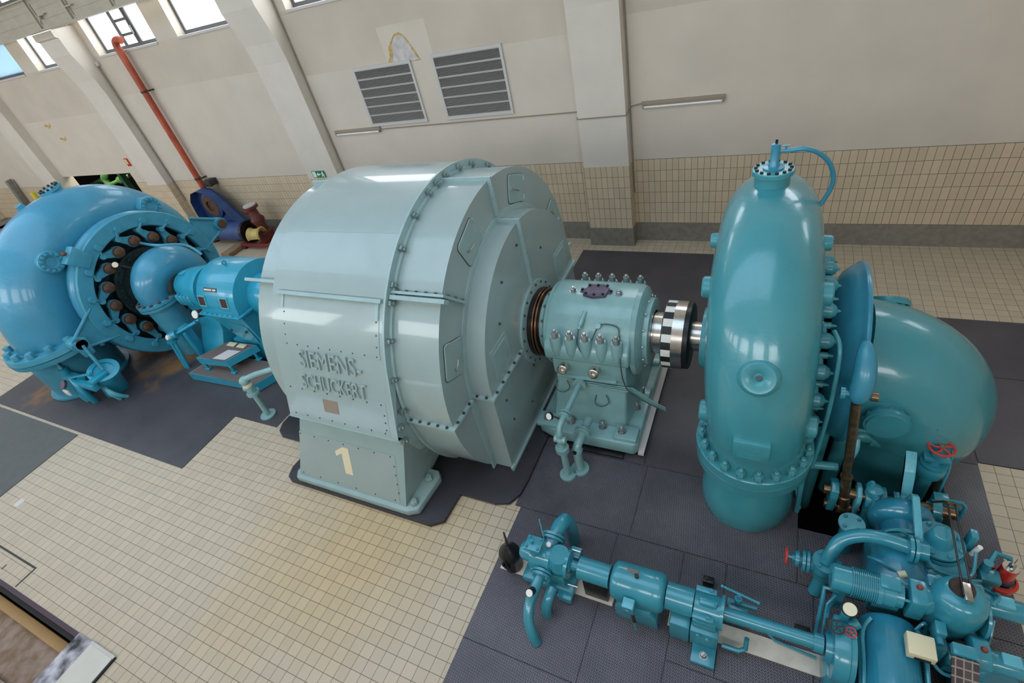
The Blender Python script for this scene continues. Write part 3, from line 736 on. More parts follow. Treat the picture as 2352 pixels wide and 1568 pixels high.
# lower front: name panel, ledge, flared foot
fr = lambda z_: -7.37-(2.38-z_)*math.tan(rad(21))          # y of the flat lower front
foot = MB()
FP = [(-7.50, 1.30), (-8.00, .17), (-6.9, .17), (-6.2, .9), (-6.2, 1.30)]
def loft(mb, A, B):
    n = len(A); mb.add(A+B, [tuple(range(n)), tuple(range(2*n-1, n-1, -1))]+[((i+1) % n, i, n+i, n+(i+1) % n) for i in range(n)])
loft(foot, [(-6.0, -7.58, 1.36), (-6.36, -8.0, .17), (-6.36, -6.9, .17), (-6.0, -6.2, 1.36)], [(-4.06, -7.58, 1.36), (-4.22, -8.0, .17), (-4.22, -6.9, .17), (-4.06, -6.2, 1.36)])
ft = build('foot', foot, M_gend, gen)
mb = MB(); mb.prism([(-7.70, 1.47), (-7.60, 1.30), (-7.58, 1.2), (-7.0, .8), (-6.9, 1.6), (-7.6, 1.75)], 'X', -4.07, -4.006); build('web_plate', mb, M_gend, ft, flat=True)
mb = MB(); loft(mb, [(-6.0, -7.60, 1.33), (-6.0, -7.57, 1.24), (-6.0, -7.4, 1.24), (-6.0, -7.4, 1.44), (-6.0, -7.75, 1.43)], [(-4.03, -7.60, 1.33), (-4.03, -7.57, 1.24), (-4.03, -7.4, 1.24), (-4.03, -7.4, 1.44), (-4.03, -7.75, 1.43)])
build('ledge', mb, M_genlip, gen, flat=True)
mb = MB(); mb.prism([(-6.46, -7.95), (-6.38, -8.06), (-4.18, -8.06), (-4.02, -7.98), (-3.98, -7.4), (-4.06, -7.3), (-4.24, -7.3), (-4.3, -6.85), (-6.42, -6.85)], 'Z', .07, .19, .02)
bp = build('base_plate', mb, M_gend, ft)
bolts_at('anchor_bolt', bp, M_gend, [(-4.12, -7.9, .19), (-4.12, -7.48, .19)], (0, 0, 1), .055, .07, False)
mb = MB(); mb.lathe([(0, 0), (0, .17), (.012, .165), (.012, 0)], (-4.165, -7.2, .72), (1, 0, -.03), 28); build('side_disc', mb, M_genlip, ft)
# sheet panel on the foot with figure 1
def on_foot(x, s_, o_=.0):
    """s_: 0 at the foot top edge .. 1 at the base, o_: height off the skin"""
    n = Vector((0, -1.13, .42)).normalized(); return Vector((x, -7.58-.42*s_, 1.36-1.19*s_))+Vector((0, -1.19, .42)).normalized()*o_
mb = MB(); c = [on_foot(-6.12, .3, .004), on_foot(-4.27, .3, .004), on_foot(-4.32, .96, .004), on_foot(-6.30, .96, .004)]
c2 = [v+Vector((0, .02, -.008)) for v in c]
mb.add([tuple(v) for v in c+c2], [(0, 1, 2, 3), (7, 6, 5, 4), (0, 4, 5, 1), (1, 5, 6, 2), (2, 6, 7, 3), (3, 7, 4, 0)])
fpn = build('foot_panel', mb, M_gen, ft, flat=True)
bolts_at('rivet', fpn, M_bolt, [on_foot(-6.1+1.75*k/6, .33, .005) for k in range(7)]+[on_foot(-4.31, .45+.12*k, .005) for k in range(4)]+[on_foot(-6.25+1.85*k/5, .93, .005) for k in range(6)], (0, -.94, .35), .010, .006, False)
one = [(-.06, -.30), (.06, -.30), (.06, .30), (-.03, .30), (-.16, .17), (-.16, .06), (-.06, .15)]
mb = MB(); V = [on_foot(-5.22+a_*1.25, .56-b_*.62, .007) for a_, b_ in one]; V2 = [v+Vector((0, .004, 0)) for v in V]
mb.add([tuple(v) for v in V+V2], [tuple(range(7)), tuple(range(13, 6, -1))]+[(i, (i+1) % 7, 7+(i+1) % 7, 7+i) for i in range(7)])
build('painted_figure_one', mb, M_cream, ft, flat=True)
# name panel with a small louvre
def on_front(x, z_, o_=0.): return Vector((x, fr(z_), z_))+Vector((0, -math.cos(rad(21)), math.sin(rad(21))))*o_
mb = MB(); c = [on_front(-5.95, 1.93, .005), on_front(-4.13, 1.93, .005), on_front(-4.12, 1.47, .005), on_front(-5.95, 1.47, .005)]; c2 = [v+Vector((0, .03, 0)) for v in c]
mb.add([tuple(v) for v in c+c2], [(0, 1, 2, 3), (7, 6, 5, 4), (0, 4, 5, 1), (1, 5, 6, 2), (2, 6, 7, 3), (3, 7, 4, 0)])
lp = build('lower_panel', mb, M_gen, gen, flat=True)
bolts_at('rivet', lp, M_bolt, [on_front(-5.85+1.65*k/7, 1.89, .006) for k in range(8)]+[on_front(-4.17, 1.55+.1*k, .006) for k in range(3)]+[on_front(-5.85+1.65*k/7, 1.5, .006) for k in range(8)], (0, -.93, .36), .010, .006, False)
mb = MB(); c = [on_front(-5.25, 1.80, .009), on_front(-4.98, 1.80, .009), on_front(-4.98, 1.62, .009), on_front(-5.25, 1.62, .009)]; c2 = [v+Vector((0, .02, 0)) for v in c]
mb.add([tuple(v) for v in c+c2], [(0, 1, 2, 3), (7, 6, 5, 4), (0, 4, 5, 1), (1, 5, 6, 2), (2, 6, 7, 3), (3, 7, 4, 0)])
build('rating_plate', mb, mat('rating_plate_tan', (150, 134, 118), .4, .3), lp, flat=True)
mb = MB()
for k in range(5):
    c = [on_front(-5.24, 1.79-.034*k, .0095), on_front(-4.99, 1.79-.034*k, .0095), on_front(-4.99, 1.78-.034*k, .0095), on_front(-5.24, 1.78-.034*k, .0095)]
    mb.add([tuple(v) for v in c], [(0, 1, 2, 3)])
# raised maker's lettering
def letters(body, x0, x1, zt, zb, name):
    bm = text_mesh(body, 1.0, .03)
    xs_ = [v.co.x for v in bm.verts]; ys_ = [v.co.y for v in bm.verts]
    xa, xb, ya, yb = min(xs_), max(xs_), min(ys_), max(ys_)
    for v in bm.verts:
        u = (v.co.x-xa)/(xb-xa); h = (v.co.y-ya)/(yb-ya); d = .035 if v.co.z > 0 else -.004
        z_ = zb+(zt-zb)*h; x_ = x0+(x1-x0)*u
        if z_ < 2.38: p = on_front(x_, z_, d)
        else:
            a = math.degrees(math.asin((z_-AZ)/RS)); p = AX(x_, a, RS+d)
        v.co = p
    b = build(name, bm, M_gen, gen, sharp=30)
letters('SIEMENS-', -5.52, -4.43, 2.46, 2.22, 'raised_lettering')
letters('SCHUCKERT', -5.55, -4.40, 2.13, 1.93, 'raised_lettering')

# black rubber mat under the generator
def mat_slab(poly, z1, m, label):
    mb = MB(); mb.prism(poly, 'Z', 0.0125, z1, .012); return build('rubber_mat', mb, m, None, label, 'mat')
mat_slab([(-7.74, -7.1), (-7.66, -7.27), (-7.5, -7.36), (-6.72, -7.36), (-6.75, -7.86), (-6.68, -8.03), (-6.55, -8.09), (-3.80, -8.09), (-3.62, -7.97), (-3.60, -7.5), (-3.02, -7.5), (-2.83, -7.44), (-2.73, -7.25), (-2.71, -7.0), (-2.71, -3.0), (-7.74, -3.0)], .066, M_ribbed, 'thick black ribbed rubber mat under the pale green generator')
# ================================================================== bearing pedestal between generator and turbine
M_ped = mat('pedestal_green', (128, 168, 168), .3, noise_amt=.06, noise_scale=5, bump=.004, bump_scale=12, spec=.55, coat=.25)
M_nut = mat('zinc_nut', (168, 174, 174), .3, .8)
M_purple = mat('dull_purple_iron', (92, 84, 104), .45, .4, noise_amt=.2, noise_scale=20)
ped = thing('bearing_pedestal', 'pale green cast bearing pedestal with rows of nuts between generator and turbine', 'bearing pedestal', (-2.0, AY, .0))
mb = MB(); mb.box(-2.80, -1.22, -6.15, -4.1, .012, .09, .01); mb.box(-2.55, -1.5, -6.28, -6.1, .012, .05, .01)
build('black_frame', mb, M_iron, ped)
mb = MB(); mb.prism([(-2.84, -6.12), (-2.55, -6.22), (-1.36, -6.22), (-1.30, -6.16), (-1.30, -4.15), (-2.84, -4.15)], 'Z', .09, .30, .03)
for y in (-6.05, -5.2, -4.4):
    mb.box(-2.86, -2.5, y-.13, y+.13, .28, .36, .02); mb.box(-1.66, -1.32, y-.13, y+.13, .28, .36, .02)
base = build('foot', mb, M_ped, ped)
mb = MB(); mb.box(-1.30, -1.22, -6.2, -4.0, .085, .13); build('sole_edge', mb, M_sill, base, flat=True)
bolts_at('anchor_bolt', base, M_nut, [(-2.70, -6.05, .36), (-2.66, -5.45, .30), (-2.66, -5.2, .36), (-1.55, -6.05, .36), (-1.86, -5.98, .30), (-1.46, -5.5, .30), (-1.46, -5.2, .36), (-2.35, -6.0, .3)], (0, 0, 1), .055, .08)
mb = MB(); loft(mb, [(-2.66, -5.95, .28), (-1.52, -5.95, .28), (-1.42, -5.2, .28), (-1.42, -4.4, .28), (-2.66, -4.4, .28)], [(-2.52, -5.76, 1.2), (-1.50, -5.76, 1.2), (-1.48, -5.3, 1.2), (-1.48, -4.55, 1.2), (-2.52, -4.55, 1.2)])
bmesh.ops.bevel(mb.bm, geom=mb.bm.edges[:], offset=.05, segments=3, profile=.5, affect='EDGES')
mb.box(-2.55, -1.48, -5.84, -4.5, 1.15, 1.47, .035)
mb.box(-2.50, -1.62, -5.88, -5.8, 1.12, 1.17, .02)
build('body', mb, M_ped, ped)
cp = [(-5.90, 1.48), (-5.90, 1.66), (-5.84, 1.74), (-5.76, 1.80), (-5.66, 1.94), (-5.55, 2.06), (-5.42, 2.14), (-5.28, 2.18)]
cp = cp+[(2*AY-y, z) for y, z in reversed(cp)]
mb = MB(); mb.prism(cp, 'X', -2.62, -1.42, .035)
cap = build('cap', mb, M_ped, ped, sharp=50)
for k in range(5):
    for sg in (-1, 1):
        x = -2.42+.212*k
        mb = MB(); mb.lathe([(0, .0), (0, .055), (.10, .078), (.30, .082), (.33, .07), (.33, 0)], (x, AY+sg*.70, 1.54), (0, 0, 1), 16); bo = build('bolt_boss', mb, M_ped, cap)
        bolts_at('nut', bo, M_nut, [(x, AY+sg*.70, 1.865)], (0, 0, 1), .052, .085)
mb = MB(); mb.prism([(-2.16, -5.30), (-2.02, -5.34), (-1.84, -5.30), (-1.83, -5.12), (-1.92, -5.04), (-2.12, -5.05), (-2.15, -5.14)], 'Z', 2.17, 2.215, .008); mb.box(-2.22, -1.78, -5.22, -5.14, 2.175, 2.20); pl = build('inspection_cover', mb, M_purple, cap)
bolts_at('bolt', pl, M_iron, [(-2.12, -5.28, 2.215), (-1.88, -5.28, 2.215), (-1.87, -5.08, 2.215), (-2.12, -5.09, 2.215), (-2.2, -5.18, 2.2), (-1.8, -5.18, 2.2), (-2.0, -5.3, 2.215), (-2.0, -5.08, 2.215)], (0, 0, 1), .018, .022, False)
bolts_at('lifting_bolt', cap, M_nut, [(-2.33, -5.20, 2.18), (-1.68, -5.20, 2.18)], (0, 0, 1), .042, .05)
# end glands
for x0, s in ((-1.44, 1), (-2.60, -1)):
    mb = MB(); mb.lathe([(0, .30), (0, .64), (.06, .62), (.12, .52), (.13, .47), (.19, .47), (.20, .45), (.20, .30)], (x0, AY, AZ+.02), (s, 0, 0), 40); g = build('end_gland', mb, M_ped, ped, sharp=30)
    bolts('bolt', g, M_nut, (x0+s*.135, AY, AZ+.02), (s, 0, 0), .50, 14, .016, .02, stud=False)
for x in (-2.35, -1.90):
    mb = MB(); mb.lathe([(0, 0), (0, .072), (.17, .072), (.175, .065), (.175, .035), (.14, .03), (.14, 0)], (x, -5.82, 1.33), (0, -.95, .28), 20); build('sight_cap', mb, M_steel, ped)
mb = MB(); mb.cyl((-2.07, -5.52, 2.08), (-2.10, -5.70, 1.98), .032); mb.cyl((-2.10, -5.70, 1.98), (-2.105, -5.74, 1.95), .02); build('temperature_probe', mb, M_ped, cap)
mb = MB(); mb.tube([(-2.11, -5.74, 1.95), (-2.12, -5.83, 1.78), (-2.04, -5.9, 1.68), (-1.94, -5.84, 1.8), (-1.86, -5.66, 1.98)], .008, 6, smooth=6); mb.tube([(-1.86, -5.66, 1.98), (-1.75, -5.64, 2.0), (-1.60, -5.66, 1.98), (-1.56, -5.74, 1.9), (-1.52, -5.93, 1.6), (-1.50, -5.90, 1.2), (-1.40, -5.85, .95), (-1.0, -5.75, .6)], .009, 6, smooth=5); build('sensor_cable', mb, mat('dark_wire', (70, 84, 84), .6), cap)
mb = MB(); mb.lathe([(0, 0), (0, .04), (.03, .04), (.03, 0)], (-1.86, -5.66, 1.965), (0, -.6, .8), 12); build('cable_boss', mb, M_ped, cap)
for k in range(3):
    mb = MB(); z = 1.06-.035*k; mb.tube([(-2.3+.2*k, -5.84, z), (-1.5, -5.84, z), (-1.42, -5.8, z-.03), (-1.15, -5.7, z-.36), (-1.0, -5.7, z-.44)], .010, 6); build('oil_tube', mb, M_ped, ped)
for x, z in ((-2.42, 1.0), (-1.85, .82)):
    mb = MB(); mb.tube([(x-.1, -5.84, z), (x-.1, -5.92, z-.1), (x, -5.92, z-.14), (x+.1, -5.9, z-.05), (x+.05, -5.84, z+.03)], .008, 6, smooth=5); build('cable_loop', mb, mat('dark_wire', (70, 84, 84), .6), ped)
# oil pipe in front, with valve and gauge
M_pp = M_ped
mb = MB(); flange(mb, (-2.17, -5.90, 1.03), (0, 1, 0), .0, .105, .04); mb.tube([(-2.17, -5.88, 1.03), (-2.19, -6.60, 1.03), (-2.20, -6.68, 1.0), (-2.20, -6.72, .9)], .043, 14); mb.ring((-2.19, -6.48, 1.03), (0, 1, 0), .03, .085, 0, .03, 20); mb.ring((-2.19, -6.53, 1.03), (0, 1, 0), .03, .085, 0, .03, 20)
op = build('oil_pipe', mb, M_pp, ped)
mb = MB(); mb.tube([(-2.20, -6.72, .92), (-2.19, -6.74, .06)], .05, 14)
for z in (.62, .57): mb.lathe([(0, .03), (0, .095), (.03, .095), (.03, .03)], (-2.195, -6.735, z), (0, 0, 1), 20)
mb.lathe([(0, .03), (0, .12), (.035, .12), (.035, .03)], (-2.19, -6.74, .013), (0, 0, 1), 20); build('down_pipe', mb, M_pp, op)
mb = MB(); mb.cyl((-2.28, -6.72, .80), (-2.12, -6.72, .80), .055); mb.ball((-2.20, -6.72, .80), .07); build('stop_valve', mb, M_pp, op)
mb = MB(); mb.lathe([(0, 0), (0, .055), (.035, .055), (.035, 0)], (-2.34, -6.60, 1.10), (-.3, -.8, .5), 20); mb.cyl((-2.30, -6.58, 1.08), (-2.22, -6.58, 1.04), .012); ga = build('gauge', mb, M_iron, op)
mb = MB(); mb.lathe([(.036, 0), (.036, .046), (.037, .046), (.037, 0)], (-2.34, -6.60, 1.10), (-.3, -.8, .5), 20); build('dial', mb, M_tube, ga)
mb = MB(); mb.tube([(-2.02, -6.1, .55), (-2.03, -6.45, .55), (-2.05, -6.58, .48), (-2.05, -6.60, .30), (-2.05, -6.60, .06)], .065, 14, smooth=4)
mb.ring((-2.03, -6.36, .55), (0, 1, 0), .05, .12, 0, .03, 20); mb.ring((-2.03, -6.40, .55), (0, 1, 0), .05, .12, 0, .03, 20); mb.lathe([(0, .05), (0, .13), (.035, .13), (.035, .05)], (-2.05, -6.60, .013), (0, 0, 1), 20); mb.ball((-2.05, -6.58, .44), .08)
build('drain_bend', mb, M_pp, ped)
mb = MB(); mb.cyl((-2.06, -6.64, .46), (-2.065, -6.67, .46), .03); build('plug', mb, M_iron, ped)

# ================================================================== main shaft with striped coupling
sh = thing('shaft', 'bright steel main shaft with a black and white striped coupling', 'shaft', (-1.4, AY, AZ))
mb = MB(); mb.lathe([(0, 0), (0, .30), (.35, .30), (.37, .28), (1.48, .28), (1.48, .29), (1.86, .29), (1.86, .20), (2.345, .20), (2.345, 0)], (-2.95, AY, AZ), (1, 0, 0), 48); build('shaft', mb, M_steel, sh)
mb = MB(); mb.lathe([(0, .28), (0, .53), (.05, .53), (.05, .46), (.16, .46), (.16, .42), (.20, .40), (.20, .28)], (-2.952, AY, AZ), (1, 0, 0), 56); build('slinger', mb, M_iron, sh)
for d in (-2.895, -2.845):
    mb = MB(); mb.ring((d, AY, AZ), (1, 0, 0), .45, .525, 0, .022, 56); build('bronze_ring', mb, M_copper, sh)
mb = MB(); mb.lathe([(0, .26), (0, .37), (.08, .37), (.10, .33), (.10, .26)], (-2.77, AY, AZ), (1, 0, 0), 48); build('collar', mb, M_steel, sh)
mb = MB(); mb.lathe([(0, .2), (0, .455), (.015, .47), (.275, .47), (.275, .2)], (-1.085, AY, AZ), (1, 0, 0), 64); cf = build('coupling_flange', mb, M_steel, sh)
mb = MB(); mb.lathe([(0, .19), (0, .455), (.06, .455), (.075, .43), (.075, .19)], (-.81, AY, AZ), (1, 0, 0), 56); build('coupling_back', mb, M_iron, sh)
mb = MB(); mb.ring((-1.07, AY, AZ), (1, 0, 0), .468, .4712, 0, .12, 72); sb = build('striped_band', mb, None, cf)
m = mat('stripe_paint', (226, 224, 214), .5); nt = m.node_tree; N = nt.nodes; L = nt.links     # black bars round the band
tc = N.new('ShaderNodeTexCoord'); sx = N.new('ShaderNodeSeparateXYZ'); L.new(tc.outputs['Object'], sx.inputs[0])
at = N.new('ShaderNodeMath'); at.operation = 'ARCTAN2'; L.new(sx.outputs['Y'], at.inputs[0]); L.new(sx.outputs['Z'], at.inputs[1])
mu = N.new('ShaderNodeMath'); mu.operation = 'MULTIPLY'; mu.inputs[1].default_value = 14; L.new(at.outputs[0], mu.inputs[0])
si = N.new('ShaderNodeMath'); si.operation = 'SINE'; L.new(mu.outputs[0], si.inputs[0])
gt = N.new('ShaderNodeMath'); gt.operation = 'GREATER_THAN'; gt.inputs[1].default_value = 0; L.new(si.outputs[0], gt.inputs[0])
mx = N.new('ShaderNodeMix'); mx.data_type = 'RGBA'; mx.inputs[6].default_value = (*lin((226, 224, 214)), 1); mx.inputs[7].default_value = (*lin((24, 24, 26)), 1)
L.new(gt.outputs[0], mx.inputs[0]); L.new(mx.outputs[2], N['Principled BSDF'].inputs['Base Color'])
sb.data.materials.append(m)

# ================================================================== spiral turbine
M_tur = mat('turbine_teal', (62, 140, 150), .26, noise_amt=.05, noise_scale=2.2, bump=.004, bump_scale=9, spec=.6, coat=.4)
M_turd = mat('turbine_teal_plain', (62, 140, 150), .34, noise_amt=.06, noise_scale=5, spec=.5, coat=.2)
M_blue = mat('turbine_blue', (54, 134, 158), .32, noise_amt=.06, noise_scale=4, spec=.5, coat=.2)
tur = thing('spiral_turbine', 'upright teal spiral casing with a bolted foot flange, in front of the tiled wall', 'turbine', (.1, AY, 0))
def shear(v): return Vector((v[0]-.055*(v[2]-1.5), v[1], v[2]))
def spiral(mb, xp, ths, Rcf, rf, n=40, Y=AY, Z=AZ, pre=None, sh_=True):
    rings = []
    if pre:
        for (y, z, r) in pre: rings.append([(xp+r*math.sin(2*PI*k/n), y-r*math.cos(2*PI*k/n), z) for k in range(n)])
    for t in ths:
        c, s_ = math.cos(rad(t)), math.sin(rad(t)); R, r = Rcf(t), rf(t)
        ring = []
        for k in range(n):
            p = 2*PI*k/n; RR = R+r*math.cos(p)
            ring.append((xp+r*math.sin(p), Y-RR*c, Z+RR*s_))
        rings.append(ring)
    V = [tuple(shear(v)) if sh_ else v for ring in rings for v in ring]; F = []
    for i in range(len(rings)-1):
        for k in range(n): F.append((i*n+k, i*n+(k+1) % n, (i+1)*n+(k+1) % n, (i+1)*n+k))
    F.append(tuple(range(n))[::-1]); F.append(tuple(range((len(rings)-1)*n, len(rings)*n)))
    mb.add(V, F)
def interp(t, pts):
    if t <= pts[0][0]: return pts[0][1]
    for (a, x), (b, y) in zip(pts, pts[1:]):
        if t <= b: return x+(y-x)*(t-a)/(b-a)
    return pts[-1][1]
RcT = lambda t: interp(t, [(0, 1.42), (45, 1.55), (90, 1.63), (180, 1.58), (270, 1.48), (330, 1.4)])
rT = lambda t: interp(t, [(0, .495), (30, .515), (60, .525), (90, .50), (180, .42), (270, .31), (330, .26)])
mb = MB(); spiral(mb, .13, [4*k for k in range(83)], RcT, rT, 44, pre=[(-6.50, 1.20, .505), (-6.52, 1.35, .497)])
sc = build('spiral_casing', mb, M_tur, tur, sharp=60)
mb = MB(); mb.lathe([(-.40, 0), (-.40, .5), (-.36, 1.12), (-.28, 1.5), (.30, 1.5), (.38, 1.3), (.42, 1.2), (.46, 1.2), (.46, 0)], (.08, AY, AZ), (1, 0, 0), 72); build('stay_ring', mb, M_turd, tur)
mb = MB(); mb.lathe([(0, .2), (0, .40), (.05, .42), (.22, .5), (.30, .62), (.30, .2)], (-.60, AY, AZ), (1, 0, 0), 40); hc = build('shaft_gland', mb, M_turd, tur)
bolts('bolt', hc, M_turd, (-.34, AY, AZ), (-1, 0, 0), .9, 20, .035, .06); bolts('bolt', hc, M_turd, (-.545, AY, AZ), (-1, 0, 0), .36, 12, .025, .04)
bolts('rim_nut', tur, M_turd, (-.33, AY, AZ), (-1, 0, 0), 1.32, 36, .03, .05)
# inlet flange and pipe
mb = MB(); mb.lathe([(0, .49), (0, .60), (.01, .61), (.12, .61), (.13, .60), (.13, .49)], (.13, -6.48, 1.09), (0, 0, 1), 64)
mb.lathe([(-.14, .40), (-.14, .598), (-.01, .605), (-.005, .598), (-.005, .4)], (.13, -6.48, 1.09), (0, 0, 1), 64)
ifl = build('inlet_flange', mb, M_turd, tur)
bolts('flange_bolt', ifl, mat('bolt_teal', (80, 150, 160), .36, .1), (.13, -6.48, 1.22), (0, 0, 1), .552, 20, .047, .085, 9)
mb = MB()
mb.lathe([(0, .46), (-.10, .42), (-.20, .39), (-.30, .385), (-.40, .41), (-.52, .47), (-.66, .515), (-.80, .525), (-.95, .51), (-1.08, .46)], (.13, -6.44, .97), (0, 0, 1), 48)
ip = build('inlet_pipe', mb, M_tur, tur)
# top flange, relief valve and hose
tp = AX(0, 92, 2.13); tp = Vector((.0, tp.y, tp.z))
mb = MB(); mb.lathe([(-.12, 0), (-.12, .17), (-.02, .165), (.0, .2), (.04, .2), (.05, .19), (.05, 0)], tp+Vector((0, 0, .10)), (0, 0, 1), 40); tf = build('top_flange', mb, M_turd, tur)
bolts('bolt', tf, M_iron, tp+Vector((0, 0, .15)), (0, 0, 1), .165, 14, .016, .02, stud=False)
mb = MB(); mb.lathe([(0, 0), (0, .10), (.015, .10), (.02, .055), (.05, .05), (.06, .043), (.24, .043), (.245, .03), (.25, 0)], tp+Vector((0, 0, .15)), (0, 0, 1), 24); rv = build('relief_valve', mb, M_blue, tf)
mb = MB(); mb.cyl(tp+Vector((0, 0, .395)), tp+Vector((0, 0, .44)), .012); build('spindle', mb, M_iron, rv)
mb = MB(); p = tp+Vector((.04, 0, .32)); mb.cyl(p, p+Vector((.09, 0, 0)), .018); mb.cyl(p+Vector((.05, 0, 0)), p+Vector((.05, 0, .05)), .01); mb.box(p.x+.02, p.x+.08, p.y-.006, p.y+.006, p.z+.045, p.z+.055); build('stopcock', mb, M_blue, rv)
hs = [p+Vector((.09, 0, 0)), p+Vector((.22, 0, .01)), p+Vector((.36, .05, -.07)), p+Vector((.47, .12, -.22)), p+Vector((.52, .16, -.42)), p+Vector((.46, .15, -.62)), p+Vector((.36, .1, -.75)), p+Vector((.27, .05, -.84))]
mb = MB(); mb.tube(hs, .023, 12, smooth=6); build('hose', mb, M_blue, tur)
# bosses on the casing flanks, eye boss and name plate on its front
for th_, rr_ in ((82, .08), (60, .115), (6, .115)):
    for s in (-1, 1):
        c = shear((.13, AY-RcT(th_)*math.cos(rad(th_)), AZ+RcT(th_)*math.sin(rad(th_))))
        mb = MB(); mb.lathe([(rT(th_)-.06, 0), (rT(th_)-.06, rr_*1.05), (rT(th_)+.055, rr_), (rT(th_)+.07, rr_*.85), (rT(th_)+.07, 0)], c, (s, 0, 0), 24); build('side_boss', mb, M_turd, tur)
th_ = 31; d = Vector((0, -math.cos(rad(th_)), math.sin(rad(th_))))
c = shear((.13, AY-RcT(th_)*math.cos(rad(th_)), AZ+RcT(th_)*math.sin(rad(th_)))); c.x += .005
mb = MB(); mb.lathe([(rT(th_)-.03, .19), (rT(th_)+.02, .165), (rT(th_)+.035, .145), (rT(th_)+.03, .10), (rT(th_)+.01, .05), (rT(th_)-.01, .035)], c, d, 32); eb = build('eye_boss', mb, M_turd, tur)
mb = MB(); mb.lathe([(0, 0), (0, .037), (.012, .03), (.015, 0)], c+d*(rT(th_)-.012), d, 16); build('plug', mb, mat('dark_plug', (44, 76, 82), .5), eb)
th_ = 7; c = shear((.12, AY-(RcT(th_)+rT(th_))*math.cos(rad(th_)), AZ+(RcT(th_)+rT(th_))*math.sin(rad(th_))))
mb = MB(); mb.box(c.x-.17, c.x+.17, c.y-.035, c.y+.16, c.z-.14, c.z+.11, .012); npl = build('name_plate', mb, M_turd, tur)
mb = MB()
for k in range(5): mb.box(c.x-.12+.01*(k % 2), c.x+.12-.025*(k % 3), c.y-.039, c.y-.034, c.z+.055-.042*k, c.z+.068-.042*k)
build('cast_lettering', mb, M_turd, npl)
# guide-vane ring on the right flank
mb = MB(); mb.lathe([(0, .80), (0, 1.20), (.05, 1.22), (.05, .80)], (.53, AY, AZ), (1, 0, 0), 72); gr = build('guide_vane_ring', mb, M_turd, tur)
bolts('bolt', gr, M_turd, (.58, AY, AZ), (1, 0, 0), 1.15, 40, .026, .045)
mb = MB(); mb.ring((.60, AY, AZ), (1, 0, 0), .86, .97, 0, .06, 64); build('regulating_ring', mb, M_turd, tur)
first = None
for k in range(20):
    an = 18*k+9
    e = Vector((0, -math.cos(rad(an)), math.sin(rad(an)))); tn = Vector((0, math.sin(rad(an)), math.cos(rad(an)))); O = Vector((.58, AY, AZ))+e*1.06
    mb = MB(); mb.lathe([(0, 0), (0, .075), (.03, .085), (.13, .085), (.14, .075), (.17, .055), (.185, .02), (.215, .006), (.215, 0)], O, (1, 0, 0), 16); lv = build('guide_vane_lever', mb, M_turd, tur)
    q = O+Vector((.07, 0, 0))
    a_ = q+e*-.02+tn*.0; b_ = q+tn*.17-e*.06
    mb = MB(); mb.tube([a_, b_], [.055, .035], 8); mb.cyl(b_+Vector((-.05, 0, 0)), b_+Vector((.07, 0, 0)), .036, n=12); mb.lathe([(0, .02), (.05, .012), (.06, 0)], b_+Vector((.07, 0, 0)), (1, 0, 0), 8); build('link', mb, M_turd, lv)
mb = MB(); mb.tube([(.72, -6.0, 2.5), (.78, -6.18, 2.4), (.79, -6.35, 1.9), (.78, -6.42, 1.3), (.76, -6.45, .9)], .022, 10, smooth=5); build('drain_tube', mb, M_turd, tur)
# bowl with its bead rim
mb = MB(); mb.lathe([(0, .72), (.04, .80), (.12, .95), (.20, 1.03), (.25, 1.05), (.26, 1.075), (.285, 1.085), (.31, 1.075), (.315, 1.04), (.315, 0)], (.76, AY, AZ), (1, 0, 0), 72); build('discharge_bowl', mb, M_blue, tur, sharp=50)

# ------------------------------------------------------------------ draft tube elbow
dr = thing('draft_tube', 'smooth teal draft tube elbow diving into the floor right of the spiral turbine', 'draft tube', (1.8, AY, 0))
P = [(1.08, 1.40, .74), (1.28, 1.36, .75), (1.48, 1.26, .77), (1.66, 1.10, .79), (1.78, .90, .79), (1.83, .66, .76), (1.82, .40, .70), (1.79, .10, .64), (1.76, -.35, .6)]
mb = MB(); mb.tube(catmull([Vector((x, AY+.05, z)) for x, z, r in P], 4), [interp(k/4, list(enumerate([r for *_, r in P]))) for k in range(4*(len(P)-1)+1)], 48); de = build('elbow', mb, M_tur, dr, sharp=60)
def manhole(c, d, r, name='manhole'):
    mb = MB(); mb.lathe([(-.15, 0), (-.15, r*.9), (-.02, r*.92), (-.02, r*1.08), (.03, r*1.08), (.03, r*.98), (.06, r*.95), (.065, 0)], c, d, 32); o = build(name, mb, M_turd, dr)
    bolts('bolt', o, M_turd, Vector(c)+Vector(d).normalized()*-.02, -Vector(d), r*1.0, 12, .02, .03, stud=False); return o
manhole((1.42, AY+.58, 1.86), (0, .72, .75), .2); manhole((1.42, AY-.80, 1.24), (.02, -1, -.05), .2)
mb = MB(); mb.tube([(1.86, -5.80, 1.02), (1.90, -5.84, 1.15), (2.06, -5.71, 1.18), (2.24, -5.53, 1.14)], .025, 10); mb.ball((2.24, -5.53, 1.14), .035); build('sampling_pipe', mb, M_turd, dr)
